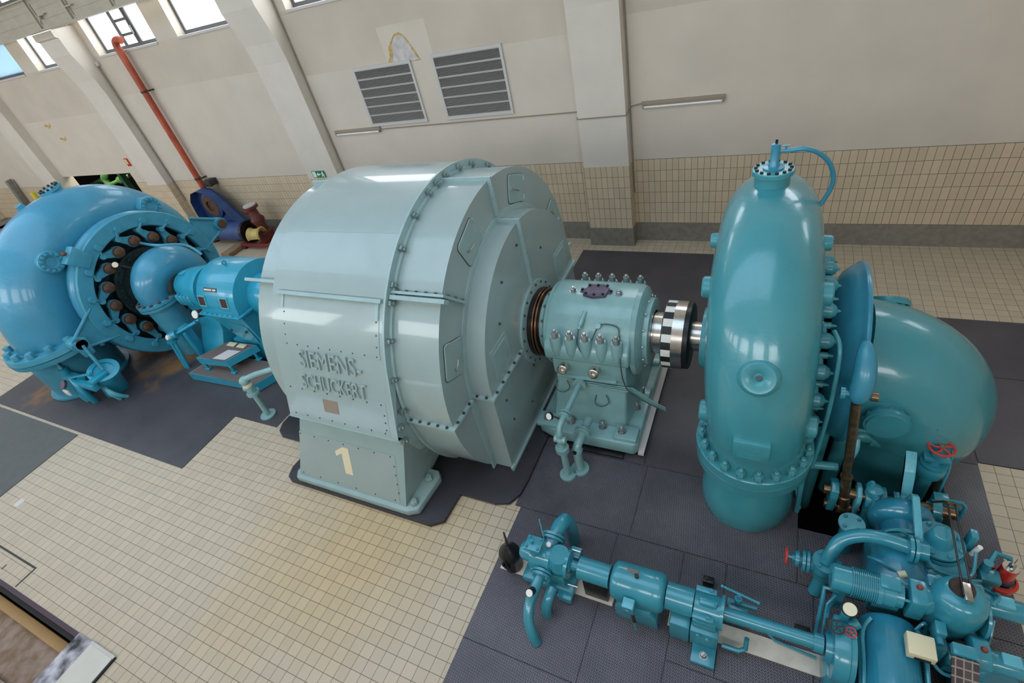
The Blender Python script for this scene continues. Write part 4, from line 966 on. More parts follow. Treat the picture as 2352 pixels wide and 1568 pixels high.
# ================================================================== governor group, lower right
M_gov = mat('governor_teal', (50, 138, 156), .24, noise_amt=.06, noise_scale=4, spec=.6, coat=.4)
M_govb = mat('governor_blue', (42, 130, 156), .22, noise_amt=.05, noise_scale=3, spec=.6, coat=.45)
M_govl = mat('governor_light', (92, 172, 188), .3, noise_amt=.05, noise_scale=6, coat=.2)
M_bronze = mat('greasy_bronze', (128, 104, 78), .3, .85, noise_amt=.25, noise_scale=14)
M_red = mat('red_handwheel', (190, 62, 56), .4)
M_lantern = mat('red_lacquer', (196, 44, 30), .25, coat=.4)
M_dial = mat('cream_dial', (226, 218, 190), .5)
M_black = mat('black_lacquer', (24, 24, 26), .3)
M_boxcream = mat('cream_box_paint', (216, 208, 174), .4)
M_brownd = mat('dark_brown_iron', (66, 54, 50), .55, .4, noise_amt=.3, noise_scale=18)

def handwheel(name, parent, p, ax, r, m, spokes=5):
    ax = Vector(ax).normalized(); p = Vector(p)
    u = Vector((0, 0, 1)) if abs(ax.z) < .9 else Vector((1, 0, 0)); e1 = (u-ax*u.dot(ax)).normalized(); e2 = ax.cross(e1)
    mb = MB(); ring = [p+(e1*math.cos(t)+e2*math.sin(t))*r for t in [2*PI*k/28 for k in range(29)]]
    mb.tube(ring, r*.12, 8, cap=False)
    for k in range(spokes):
        t = 2*PI*k/spokes+.3; mb.tube([p, p+(e1*math.cos(t+.25)+e2*math.sin(t+.25))*r*.5, p+(e1*math.cos(t)+e2*math.sin(t))*r], r*.09, 6)
    mb.cyl(p-ax*r*.12, p+ax*r*.16, r*.2, n=12)
    return build(name, mb, m, parent)
# regulating shaft across the back of the group
RY, RZ = -6.44, .52
rs = thing('regulating_shaft', 'horizontal regulating shaft with bronze ends, cranks and bearing blocks beside the governor', 'shaft', (1.5, RY, 0))
mb = MB(); mb.cyl((.93, RY, RZ), (2.14, RY, RZ), .062, n=24); build('shaft', mb, M_bronze, rs)
for x0, x1 in ((.99, 1.07), (1.24, 1.29)):
    mb = MB(); mb.prism([(RY-.1, RZ-.28), (RY-.02, RZ-.33), (RY+.05, RZ-.28), (RY+.125, RZ), (RY+.1, RZ+.1), (RY, RZ+.14), (RY-.1, RZ+.1), (RY-.125, RZ)], 'X', x0, x1, .012); build('crank', mb, M_govl if x0 > 1.1 else M_gov, rs)
mb = MB(); mb.cyl((.97, RY-.03, RZ-.24), (1.32, RY-.03, RZ-.24), .045); build('crank_pin', mb, M_bronze, rs)
mb = MB(); mb.box(1.33, 1.50, RY-.13, RY+.11, .02, RZ+.07, .02); mb.cyl((1.32, RY, RZ), (1.51, RY, RZ), .14, n=24); mb.lathe([(0, .085), (.09, .08), (.11, .05), (.11, 0)], (1.39, RY-.02, RZ+.1), (0, 0, 1), 16); bb = build('bearing_block', mb, M_gov, rs)
bolts_at('bolt', bb, M_gov, [(1.36, RY+.02, RZ+.2), (1.40, RY-.10, RZ+.12)], (0, 0, 1), .035, .04)
mb = MB(); mb.cyl((1.58, RY, RZ), (1.68, RY, RZ), .115, n=24); build('bearing_ring', mb, M_gov, rs)
mb = MB(); mb.cyl((1.92, RY, RZ), (2.0, RY, RZ), .11, n=24); mb.box(1.9, 2.02, RY-.1, RY+.1, .02, RZ); build('bearing_ring', mb, M_gov, rs)
# hand lever: a pale strap rising from the ring and falling over it
mb = MB()
A = [(RY+.34, 1.02), (RY+.26, .98), (RY+.16, .88), (RY+.08, .74), (RY+.02, .60), (RY-.10, .55)]
B = [(RY+.33, .99), (RY+.24, .93), (RY+.13, .82), (RY+.04, .67), (RY-.03, .54), (RY-.10, .48)]
mb.prism(A+B[::-1], 'X', 1.63, 1.73, .008); mb.box(1.60, 1.76, RY-.08, RY+.06, .50, .64, .02); build('lever', mb, M_govl, rs)
mb = MB(); mb.prism([(RY-.02, .62), (RY-.10, .86), (RY-.16, .90), (RY-.50, .83), (RY-.62, .80), (RY-.62, .76), (RY-.48, .79), (RY-.16, .86), (RY-.06, .60)], 'X', 1.66, 1.725, .006); build('strap', mb, M_govl, rs)

rod = thing('regulating_rod', 'long greasy bronze rod linking the turbine ring to the regulating crank', 'rod', (1.08, -6.5, .2))
mb = MB(); top = Vector((.98, -6.42, 2.02)); bot = Vector((1.16, RY-.03, RZ-.24))
mb.tube([bot+(top-bot)*t for t in (0, .12, .125, .30, .305, .97)], [.07, .07, .055, .055, .045, .045], 16, cap=True)
d = (top-bot).normalized(); mb.ring(bot+(top-bot)*.3, d, .0, .062, 0, .04, 16); mb.cyl((1.10, bot.y, bot.z), (1.22, bot.y, bot.z), .085, n=20)
build('rod', mb, M_bronze, rod)
mb = MB(); mb.tube(catmull([Vector(v) for v in ((.98, -6.12, 2.50), (.99, -6.22, 2.42), (1.0, -6.32, 2.30), (1.0, -6.38, 2.18), (.99, -6.41, 2.08), (.98, -6.42, 1.99))], 3), [.035, .055, .07, .08, .088, .093, .096, .10, .10, .10, .10, .10, .098, .09, .08, .06][:16], 18); build('fork_head', mb, M_blue, rod)
mb = MB(); mb.cyl((.83, -6.42, 2.07), (.87, -6.42, 2.07), .06); mb.cyl((.86, -6.42, 2.07), (1.10, -6.42, 2.07), .03); build('pin', mb, M_gov, rod)
mb = MB(); mb.cyl((1.085, -6.42, 2.07), (1.14, -6.42, 2.07), .045); build('pin_end', mb, M_bronze, rod)

# servomotor: ring, neck and cylinder lying along Y
sv = thing('servomotor', 'large teal servomotor cylinder with a fat ring, in front of the draft tube', 'servomotor', (1.64, -7.0, 0))
SX, SZ = 1.64, .50
mb = MB(); mb.lathe([(0, .2), (0, .25), (.03, .285), (.08, .30), (.14, .30), (.18, .285), (.20, .25), (.22, .23), (.22, .15)], (SX, -6.54, SZ), (0, -1, 0), 48); build('ring', mb, M_govb, sv, sharp=50)
mb = MB(); mb.lathe([(0, .19), (.3, .19), (.3, 0)], (SX, -6.72, SZ), (0, -1, 0), 40); build('neck', mb, M_govb, sv)
mb = MB(); mb.ring((SX, -6.93, SZ), (0, -1, 0), .15, .28, 0, .04, 48); mb.ring((SX, -6.985, SZ), (0, -1, 0), .15, .28, 0, .04, 48); f_ = build('flange', mb, M_gov, sv)
mb = MB(); mb.lathe([(0, 0), (0, .26), (.50, .26), (.53, .24), (.53, 0)], (SX-.08, -7.02, SZ-.02), (0, -1, 0), 48); build('cylinder', mb, M_govb, sv)
mb = MB(); mb.box(1.36, 1.84, -7.5, -6.76, .013, .30, .02); build('foot', mb, M_gov, sv)
# capped stand pipe at the left
sp = thing('capped_pipe', 'short upright teal pipe with a pale bolted blank flange at the rod foot', 'pipe', (1.19, -6.84, 0))
mb = MB(); mb.cyl((1.19, -6.84, .013), (1.19, -6.84, .50), .09, n=24); build('pipe', mb, M_gov, sp)
mb = MB(); mb.cyl((1.19, -6.84, .50), (1.19, -6.84, .535), .125, n=28); bf = build('blank_flange', mb, M_govl, sp)
bolts('bolt', bf, M_gov, (1.19, -6.84, .535), (0, 0, 1), .09, 4, .018, .02, 40, stud=False)
# distributing valve block with bolted dome
dv = thing('distributing_valve', 'teal cast valve block with a bolted round cover, right of the servomotor', 'valve', (1.98, -7.0, 0))
mb = MB(); mb.box(1.74, 2.10, -7.25, -6.85, .013, .68, .06); mb.lathe([(0, .2), (.1, .22), (.14, .2)], (1.87, -6.98, .58), (0, 0, 1), 28); mb.ball((1.86, -7.20, .5), .17, 20, (1, .9, 1)); build('body', mb, M_gov, dv)
mb = MB(); mb.lathe([(0, 0), (0, .21), (.03, .21), (.035, .12), (.10, .10), (.16, .085), (.17, .075), (.17, 0)], (1.87, -6.96, .72), (0, 0, 1), 36); cvr = build('cover', mb, M_gov, dv)
bolts('bolt', cvr, M_gov, (1.87, -6.96, .75), (0, 0, 1), .175, 8, .022, .025, 20, stud=False)
mb = MB(); mb.box(2.10, 2.16, -6.92, -6.82, .6, .86, .01); build('bracket', mb, M_gov, dv)
mb = MB(); mb.cyl((2.15, -6.96, .64), (2.17, -6.97, .80), .022); build('sight_glass', mb, M_tube, dv)
for pts in ([(2.15, -7.0, .74), (2.12, -7.18, .66), (2.02, -7.26, .68), (1.8, -7.26, .72), (1.72, -7.1, .80)], [(1.70, -7.12, .7), (1.74, -7.28, .6), (1.78, -7.34, .4)]):
    mb = MB(); mb.tube(pts, .015, 8, smooth=4); build('oil_tube', mb, M_gov, dv)
# relay valve with loop pipe on the far right
rvv = thing('relay_valve', 'small teal relay valve with a square loop pipe at the right edge of the group', 'valve', (2.33, -7.05, 0))
mb = MB(); mb.cyl((2.32, -7.05, .013), (2.32, -7.05, .42), .07, n=16); mb.box(2.24, 2.40, -7.12, -6.98, .40, .50, .02); mb.cyl((2.28, -7.0, .5), (2.28, -7.0, .62), .04, n=12); build('body', mb, M_gov, rvv)
mb = MB(); mb.tube([(2.30, -6.98, .58), (2.36, -6.86, .60), (2.48, -6.86, .56), (2.50, -6.9, .48), (2.50, -7.02, .3), (2.42, -7.08, .22), (2.34, -7.08, .2)], .025, 10); build('loop_pipe', mb, M_gov, rvv)
# suction bend and hand valve on the left
mb = MB()
bd = thing('oil_pipe', 'fat curved teal pipe from the servomotor flange to the red-wheeled hand valve', 'pipe', (1.2, -7.1, .4))
mb.tube([(1.60, -7.16, .82), (1.40, -7.15, .85), (1.20, -7.16, .83), (1.04, -7.22, .75), (.97, -7.32, .62), (.95, -7.36, .52)], .068, 16, smooth=5); build('bend', mb, M_gov, bd)
mb = MB()
for x in (1.585, 1.625): mb.ring((x, -7.16, .80), (1, 0, 0), .03, .13, 0, .03, 24)
mb.cyl((1.65, -7.16, .80), (1.74, -7.16, .80), .09); build('flange_pair', mb, M_gov, bd)
hv = thing('hand_valve', 'teal hand valve with a red wheel facing left, near the turbine foot', 'valve', (.9, -7.36, 0))
mb = MB(); mb.ring((.95, -7.36, .52), (0, 0, 1), .05, .13, -.04, 0, 24); mb.cyl((.95, -7.36, .25), (.95, -7.36, .49), .105, n=20); mb.ball((.93, -7.36, .40), .12); mb.cyl((.95, -7.36, .40), (.80, -7.36, .42), .085, n=18); mb.ring((.80, -7.36, .42), (-1, 0, 0), .03, .115, 0, .03, 20); mb.ring((.76, -7.36, .42), (-1, 0, 0), .03, .115, 0, .03, 20); mb.cyl((.76, -7.36, .42), (.68, -7.36, .43), .055); mb.ring((.70, -7.36, .43), (-1, 0, 0), .02, .085, 0, .035, 20); build('body', mb, M_gov, hv)
mb = MB(); mb.cyl((.95, -7.38, .26), (.91, -7.46, .013), .07, n=16); build('down_pipe', mb, M_gov, hv)
mb = MB(); mb.cyl((.68, -7.36, .43), (.58, -7.36, .43), .02); mb.cyl((.64, -7.36, .43), (.68, -7.36, .43), .04, n=6); build('spindle', mb, M_gov, hv)
handwheel('handwheel', hv, (.585, -7.36, .43), (-1, 0, 0), .085, M_red)
bolts('bolt', hv, M_gov, (.95, -7.36, .52), (0, 0, 1), .10, 4, .018, .02, 45, stud=False)

# governor oil pump motor lying across the top
gm = thing('governor_motor', 'slim ribbed teal motor lying across the top of the blue casing', 'motor', (1.25, -7.66, .62))
d = Vector((1, -.015, .0)); p0 = Vector((.93, -7.66, .80))
mb = MB(); mb.lathe([(0, 0), (0, .11), (.015, .125), (.16, .125), (.165, .115)], p0, d, 28); build('fan_cowl', mb, M_gov, gm)
mb = MB(); prof_ = [(.16, .13)]
for k in range(12): prof_ += [(.165+.0165*k, .139), (.173+.0165*k, .139), (.174+.0165*k, .128), (.181+.0165*k, .128)]
mb.lathe(prof_+[(.365, .13)], p0, d, 28); build('ribbed_body', mb, M_gov, gm)
mb = MB(); mb.lathe([(.36, .12), (.36, .14), (.40, .14), (.405, .13), (.50, .13), (.50, .12), (.56, .115), (.56, 0)], p0, d, 28); mb.box(1.30, 1.46, -7.72, -7.58, .90, .955, .012); build('gear_end', mb, M_gov, gm)
mb = MB(); mb.box(1.53, 1.66, -7.78, -7.54, .62, .93, .02); mb.cyl((1.47, -7.74, .86), (1.56, -7.74, .86), .014); mb.cyl((1.47, -7.58, .86), (1.56, -7.58, .86), .014); cb = build('coupling_bracket', mb, M_gov, gm)
bolts_at('bolt', cb, mat('rust_bolt', (130, 70, 56), .6), [(1.6, -7.62, .93)], (0, 0, 1), .022, .025, False)
for x0, x1, z0 in ((1.02, 1.08, .3), (1.3, 1.5, .55)):
    mb = MB(); mb.box(x0, x1, -7.72, -7.6, z0, .70); build('saddle', mb, M_gov, gm, flat=True)

# pressure-oil tank with dark sight dial and chain link
tk = thing('oil_tank', 'rounded teal oil tank with a dark glass dial on top, right of the motor', 'tank', (1.88, -7.62, 0))
mb = MB(); mb.lathe([(.34, 0), (.34, .15), (.40, .19), (.55, .205), (.75, .21), (.86, .20), (.93, .175), (.965, .13), (.975, .08), (.975, 0)], (1.89, -7.62, .05), (0, 0, 1), 40); mb.lathe([(0, .10), (.06, .13), (.08, .13), (.08, .06)], (1.74, -7.64, .78), (-1, 0, 0), 24)
build('vessel', mb, M_gov, tk)
mb = MB(); mb.cyl((1.75, -7.76, .013), (1.75, -7.76, .36), .05); mb.cyl((2.02, -7.76, .013), (2.02, -7.76, .36), .05); mb.cyl((1.89, -7.48, .013), (1.89, -7.48, .36), .05); build('stand', mb, M_gov, tk)
mb = MB(); mb.lathe([(0, 0), (0, .095), (.02, .09), (.02, 0)], (1.88, -7.58, 1.02), (0, -.12, 1), 28); build('sight_dial', mb, M_brownd, tk)
mb = MB(); mb.lathe([(0, .05), (0, .185), (.02, .19), (.025, .05)], (2.08, -7.62, .72), (1, 0, 0), 28); build('side_cover', mb, M_gov, tk)
lk = thing('link_chain', 'pair of thin dark link bars reaching from the lever to the oil tank dial', 'link', (1.92, -7.2, .9))
for dx in (-.03, .03):
    mb = MB(); a_ = Vector((1.97+dx, -6.62, .92)); b_ = Vector((1.89+dx, -7.68, 1.085)); mb.tube([a_, b_], .009, 8); build('link_bar', mb, M_black, lk)
mb = MB(); mb.box(1.862, 1.918, -7.72, -7.56, 1.06, 1.10, .004); build('fork', mb, M_steel, lk)
mb = MB(); mb.tube([(1.93, -6.62, .92), (2.0, -6.60, .90)], .02, 8); mb.tube([(1.97, -6.62, .90), (1.97, -6.50, .78), (1.90, -6.45, .66)], .012, 8); build('rod_end', mb, M_bronze, lk)

# right-hand small pump motors
def pump_motor(x, y, z, L, r, label):
    t = thing('pump_motor', label, 'motor', (x+L/2, y, 0), 'small pump motors right of the oil tank')
    mb = MB(); mb.prism([(y-.14, z-.26), (y-.14, z+.10), (y-.08, z+.16), (y+.08, z+.16), (y+.14, z+.10), (y+.14, z-.26)], 'X', x, x+.12, .015); b0 = build('bracket', mb, M_gov, t)
    bolts_at('bolt', b0, mat('rust_bolt', (130, 70, 56), .6), [(x+.07, y, z+.16)], (0, 0, 1), .022, .025, False)
    mb = MB(); mb.lathe([(0, 0), (0, r*1.1), (.04, r*1.1), (.045, r), (L-.03, r), (L-.015, r*.95), (L, r*.8), (L, 0)], (x+.12, y, z), (1, 0, 0), 28); m_ = build('casing', mb, M_gov, t)
    mb = MB(); mb.box(x+.2, x+.33, y-.05, y+.05, z+r*.75, z+r+.03, .008); build('rating_plate_block', mb, M_govl, m_)
    mb = MB(); mb.box(x-.02, x+.16, y-.12, y+.12, .013, z-.22, .01); build('stand', mb, M_gov, t)
    return t
pump_motor(2.0, -7.46, .66, .32, .095, 'small teal pump motor behind, by the red lantern, at the right edge')
pump_motor(1.98, -7.93, .58, .30, .09, 'small teal pump motor in front, lowest at the right edge')
mb = MB(); mb.prism([(1.98, -8.35), (2.46, -8.35), (2.46, -7.9), (2.36, -7.72), (2.12, -7.62), (1.98, -7.62)], 'Z', .013, .24, .03)
build('base_box', mb, M_govb, None, 'glossy blue base box under the right-hand pump motors', 'base')
# big casing along Y
gc = thing('governor_casing', 'big rounded glossy blue casing with pipes clamped along its edges', 'casing', (1.46, -8.2, 0))
prof_ = [(1.22, .013), (1.22, .46)]+[(1.44-.22*math.cos(rad(a)), .46+.21*math.sin(rad(a))) for a in range(10, 171, 10)]+[(1.66, .46), (1.66, .013)]
mb = MB(); mb.prism(prof_, 'Y', -8.75, -7.80, .03); build('casing', mb, M_govb, gc, sharp=60)
for x, z in ((1.215, .54), (1.205, .47), (1.68, .54), (1.69, .47)):
    mb = MB(); mb.tube([(x, -8.74, z-.12), (x, -8.3, z), (x, -8.0, z+.04), (x+(.06 if x < 1.5 else -.06), -7.88, z+.10)], .018, 8, smooth=4); build('edge_pipe', mb, M_gov, gc)
for k in range(5):
    mb = MB(); mb.tube([(1.70+.05*k, -8.7, .38-.02*k), (1.76+.04*k, -8.45, .42-.02*k), (1.72+.04*k, -8.25, .44)], .02, 8, smooth=4); build('coil_pipe', mb, M_gov, gc)
# gear pump head at the end of the long shaft
gp = thing('gear_pump', 'round teal gear pump at the right end of the long shaft tube', 'gear housing', (1.02, -8.2, 0))
mb = MB(); mb.lathe([(0, 0), (0, .12), (.05, .13), (.05, .25), (.09, .27), (.17, .27), (.18, .26), (.22, .26), (.22, 0)], (.92, -8.2, .46), (1, 0, 0), 36); mb.box(.95, 1.15, -8.42, -7.98, .013, .36, .03); build('housing', mb, M_gov, gp)
mb = MB(); mb.cyl((1.06, -7.95, .55), (1.06, -7.95, .72), .04); mb.cyl((1.10, -8.0, .58), (1.18, -7.95, .62), .05); mb.box(.98, 1.14, -8.05, -7.92, .44, .60, .02); build('valve_block', mb, M_gov, gp)
mb = MB(); mb.lathe([(0, 0), (0, .065), (.06, .065), (.06, 0)], (1.07, -7.94, .80), (-.05, -.45, .9), 24); ga = build('gauge', mb, M_black, gp)
mb = MB(); mb.lathe([(.061, 0), (.061, .056), (.063, .056), (.063, 0)], (1.07, -7.94, .80), (-.05, -.45, .9), 24); build('dial', mb, M_dial, ga)
handwheel('handwheel', gp, (.98, -8.12, .76), (0, -.2, 1), .055, M_brownd); handwheel('handwheel', gp, (1.09, -8.12, .74), (0, -.2, 1), .042, M_red)
mb = MB(); mb.tube([(.90, -8.02, .05), (.90, -7.80, .55), (.90, -7.72, .66), (1.02, -7.72, .66)], .022, 8); mb.tube([(.93, -8.05, .3), (.93, -7.85, .6), (1.0, -7.75, .62)], .012, 8); build('pipe', mb, M_gov, gp)
# cream box, plate
cbx = thing('terminal_box', 'cream coloured terminal box beside the glossy blue casing', 'box', (1.60, -8.08, .68))
mb = MB(); mb.box(1.50, 1.70, -8.16, -7.97, .68, .78, .008); build('box', mb, M_boxcream, cbx)
mb = MB(); mb.box(1.55, 1.665, -8.168, -8.16, .70, .728); build('slot', mb, M_black, cbx, flat=True)
mb = MB(); mb.box(1.57, 1.64, -8.1, -8.02, .50, .68); build('post', mb, M_gov, cbx, flat=True)
ip_ = thing('instrument_plate', 'dark worn instrument plate with rows of pale worn marks, at the bottom edge', 'plate', (1.88, -8.25, .5))
mb = MB(); mb.prism([(-8.42, .60), (-8.08, .80), (-8.09, .815), (-8.43, .615)], 'X', 1.79, 1.97); build('plate', mb, tile_mat('marked_plate', (64, 54, 52), (140, 128, 120), .055, .06, 'XY', (0, 0), .5, .3, None, .012), ip_, flat=True)
mb = MB(); mb.box(1.80, 1.96, -8.08, -7.98, .76, .84, .01); build('head_block', mb, M_gov, ip_)
mb = MB(); mb.box(1.84, 1.92, -8.28, -8.2, .05, .68); build('post', mb, M_gov, ip_, flat=True)
lvg = thing('valve_gear', 'dark knotted valve gear with thin rods below the oil tank', 'valve gear', (1.9, -7.9, .2))
mb = MB(); mb.box(1.72, 1.84, -7.98, -7.86, .30, .62, .02); mb.box(1.86, 2.02, -8.0, -7.84, .26, .52, .02); build('housing', mb, M_gov, lvg)
mb = MB(); mb.ball((1.93, -7.90, .60), .06, 12); mb.ball((1.99, -7.92, .56), .05, 12); mb.tube([(1.88, -7.92, .55), (1.95, -7.95, .62), (2.05, -7.9, .56)], .025, 8); mb.tube([(1.95, -7.98, .5), (2.10, -7.98, .54)], .01, 8); build('linkage', mb, M_brownd, lvg)
mb = MB(); mb.tube([(1.68, -7.95, .66), (1.72, -8.05, .55), (1.80, -8.12, .5), (1.9, -8.12, .5), (2.05, -8.05, .45)], .016, 8, smooth=5); build('tube', mb, M_gov, lvg)

# red lantern-shaped valve
ln = thing('red_lantern', 'bright red lantern-shaped fitting with a steel tip standing at the right edge', 'lantern', (2.46, -6.96, 0))
mb = MB(); mb.cyl((2.46, -6.99, .013), (2.46, -6.97, .30), .035); build('stem', mb, M_gov, ln)
mb = MB(); mb.lathe([(0, 0), (0, .10), (.02, .135), (.05, .135), (.06, .11), (.08, .105)], (2.46, -6.97, .28), (0, 0, 1), 28); build('base_flange', mb, M_lantern, ln)
mb = MB(); mb.lathe([(.08, .085), (.13, .082), (.13, .06)], (2.46, -6.97, .28), (0, 0, 1), 28); build('grey_band', mb, M_purple, ln)
mb = MB(); mb.lathe([(.13, .07), (.30, .067), (.30, .0)], (2.46, -6.97, .28), (0, 0, 1), 28); build('body', mb, M_lantern, ln)
mb = MB(); mb.lathe([(.30, 0), (.30, .064), (.306, .064), (.306, .03), (.35, .028), (.37, .012), (.37, .004), (.46, .003), (.46, 0)], (2.46, -6.97, .28), (0, 0, 1), 16); build('steel_tip', mb, M_steel, ln)

# valves and pipes beside the draft tube, over the dark pit
vv = thing('gate_valve', 'tall teal gate valve with a red wheel between draft tube and servomotor', 'valve', (2.08, -5.9, 0))
vx, vy = 1.98, -5.92
mb = MB(); mb.cyl((vx, vy, .013), (vx, vy, .50), .065, n=18); mb.lathe([(0, .06), (.04, .12), (.12, .14), (.2, .13), (.24, .09)], (vx, vy, .45), (0, 0, 1), 22); mb.cyl((vx, vy, .68), (vx, vy, .84), .06); mb.box(vx-.12, vx+.12, vy-.06, vy+.06, .74, .80, .02); mb.ring((vx, vy, .66), (0, 0, 1), .04, .13, 0, .035, 22); build('body', mb, M_gov, vv)
mb = MB(); mb.cyl((vx, vy, .84), (vx, vy, .97), .018); build('spindle', mb, M_steel, vv)
handwheel('handwheel', vv, (vx, vy, .95), (0, 0, 1), .115, M_red)
mb = MB(); mb.tube([(vx+.12, vy-.12, .02), (vx+.12, vy-.11, .45), (vx+.14, vy-.04, .62), (vx+.15, vy+.16, .9), (vx+.13, vy+.22, 1.02)], .014, 8); build('side_tube', mb, M_gov, vv)
v2 = thing('stop_valve', 'dull teal stop valve with cross pipes against the front of the draft tube', 'valve', (2.06, -5.55, 0))
mb = MB(); mb.cyl((2.04, -5.60, .05), (2.04, -5.60, .95), .10, n=18); mb.box(1.92, 2.18, -5.68, -5.52, .90, .97, .02); mb.ball((2.04, -5.62, .70), .14); mb.cyl((1.70, -5.62, .55), (2.04, -5.62, .55), .07); build('body', mb, M_turd, v2)
mb = MB(); mb.box(1.97, 2.07, -5.63, -5.57, .97, 1.03, .01); mb.cyl((2.02, -5.6, 1.0), (2.01, -5.58, 1.18), .02); build('spindle', mb, M_tube, v2)
v3 = thing('globe_valve', 'dull teal globe valve with a worn brown wheel over the dark pit', 'valve', (1.5, -5.66, .4))
mb = MB(); mb.tube([(1.10, -5.75, -.4), (1.12, -5.75, .5), (1.16, -5.74, .66), (1.28, -5.72, .72), (1.40, -5.70, .70)], .085, 14, smooth=4); mb.cyl((1.38, -5.70, .68), (1.74, -5.66, .60), .10, n=18); mb.ring((1.66, -5.67, .62), (1, .1, -.2), .05, .15, 0, .05, 22); mb.cyl((1.53, -5.69, .62), (1.53, -5.69, .84), .10, n=18); build('body', mb, M_turd, v3)
handwheel('handwheel', v3, (1.53, -5.69, .88), (0, 0, 1), .085, M_brownd)
pr = thing('pipe_rail', 'thin teal pipes crossing the dark pit between turbine and draft tube', 'pipe', (1.4, -5.8, .5))
mb = MB(); mb.tube([(1.12, -5.92, 1.02), (1.62, -5.84, .98), (1.72, -5.82, .97), (1.72, -5.82, .62)], .028, 10); build('upper_pipe', mb, M_turd, pr)
mb = MB(); mb.tube([(.70, -6.38, .82), (1.02, -6.32, .80)], .05, 12); build('stub_pipe', mb, M_turd, pr)
mb = MB(); mb.tube([(.86, -5.95, -.6), (.88, -5.9, .9)], .075, 12); build('upright_pipe', mb, M_turd, pr)
mb = MB(); mb.tube([(1.17, -6.1, .70), (1.2, -6.08, .86), (1.2, -6.0, .96)], .035, 10, smooth=4); build('bright_bend', mb, M_govl, pr)
mb = MB(); mb.tube([(.72, -6.5, .02), (.70, -6.4, .9)], .03, 8); mb.tube([(.62, -6.36, .6), (.74, -6.5, .1)], .022, 8); build('brace', mb, M_turd, pr)
jb = thing('switch_box', 'teal switch box with two bent conduits behind the servomotor', 'box', (2.08, -6.18, 0))
mb = MB(); mb.box(2.0, 2.14, -6.26, -6.14, .10, .46, .012); build('box', mb, M_gov, jb)
for z in (.42, .30):
    mb = MB(); mb.tube([(2.13, -6.2, z), (2.26, -6.2, z), (2.29, -6.22, z-.03), (2.29, -6.24, z-.16)], .02, 8); build('conduit', mb, M_gov, jb)

# more oil tubing round the group
for k, pts in enumerate((
    [(1.28, -7.3, .70), (1.34, -7.36, .78), (1.50, -7.40, .72), (1.66, -7.42, .66), (1.78, -7.40, .70)],
    [(1.40, -7.06, .84), (1.50, -7.02, .86), (1.60, -7.02, .80), (1.62, -7.1, .74)],
    [(1.98, -7.30, .62), (2.06, -7.30, .70), (2.16, -7.24, .66), (2.22, -7.16, .52)],
    [(1.72, -7.34, .56), (1.74, -7.44, .70), (1.75, -7.52, .62)],
    [(1.80, -7.34, .58), (1.82, -7.44, .72), (1.83, -7.52, .62)],
    [(2.10, -7.62, .94), (2.18, -7.5, .90), (2.2, -7.36, .70), (2.14, -7.24, .60)],
    [(1.62, -7.86, .60), (1.68, -7.80, .66), (1.72, -7.82, .50), (1.72, -7.9, .3)],
    [(2.06, -7.86, .40), (2.14, -7.80, .50), (2.20, -7.70, .48), (2.22, -7.56, .60)],
    [(.94, -7.94, .52), (.98, -7.80, .50), (1.06, -7.72, .42), (1.2, -7.66, .34)],
)):
    build('oil_tube', MB().tube(pts, .014, 8, smooth=5), M_gov, sv if k in (0, 1, 3, 4) else tk if k in (2, 5) else gc)
mb = MB(); mb.box(1.70, 1.84, -7.52, -7.40, .60, .84, .015); mb.cyl((1.77, -7.46, .84), (1.77, -7.46, .90), .03); build('filter_block', mb, M_gov, sv)
mb = MB(); mb.cyl((1.50, -7.44, .74), (1.56, -7.42, .76), .035); mb.box(1.46, 1.62, -7.48, -7.40, .68, .72, .01); build('pale_bracket', mb, M_boxcream, sv)
mb = MB(); mb.box(1.72, 1.80, -7.92, -7.80, .62, .78, .01); mb.cyl((1.76, -7.92, .70), (1.76, -7.98, .70), .03); build('switch', mb, M_gov, gc)
# ================================================================== oil pump set in the foreground
M_str = mat('white_painted_plate', (214, 208, 196), .55, noise_amt=.10, noise_scale=6)
for x0, x1, lb in ((-2.58, -1.12, 'white painted mounting strip under the oil pump end, foreground'), (-.50, 1.06, 'white painted mounting strip under the long shaft tube, foreground')):
    mb = MB(); mb.box(x0, x1, -8.315, -8.11, .0125, .024); build('mounting_strip', mb, M_str, None, lb, 'strip', flat=True)
PX = -8.20; PZ = .50
op = thing('oil_pump', 'teal gear oil pump with bent pipes, left end of the foreground pump set', 'pump', (-1.9, PX, 0))
mb = MB(); mb.box(-2.22, -1.56, -8.38, -8.06, .025, .16, .02); mb.box(-2.10, -1.66, -8.34, -8.08, .15, .34, .03); mb.box(-1.74, -1.56, -8.46, -8.34, .025, .14, .02); mb.box(-1.66, -1.52, -8.12, -7.98, .30, .52, .02); build('base', mb, M_gov, op)
mb = MB(); mb.lathe([(0, 0), (0, .08), (.03, .105), (.16, .12), (.16, .165), (.40, .165), (.42, .14), (.56, .14), (.58, .165), (.62, .165), (.62, .06), (.72, .05)], (-2.22, PX, PZ), (1, 0, 0), 32); mb.box(-2.06, -1.84, -8.30, -8.08, .45, .66, .04); mb.lathe([(0, .16), (.12, .13), (.16, .12), (.16, 0)], (-1.72, PX, .5), (0, 0, 1), 20); build('gear_body', mb, M_gov, op)
mb = MB(); mb.lathe([(0, .085), (.14, .075), (.16, .075)], (-2.0, -8.22, .60), (0, 0, 1), 18); mb.box(-2.10, -1.90, -8.31, -8.13, .76, .795, .01); mb.cyl((-2.02, -8.22, .79), (-2.02, -8.22, .84), .02, n=6); tc_ = build('top_cover', mb, M_gov, op)
bolts_at('bolt', tc_, M_gov, [(-2.07, -8.28, .795), (-1.93, -8.28, .795), (-1.93, -8.16, .795), (-2.07, -8.16, .795)], (0, 0, 1), .016, .02, False)
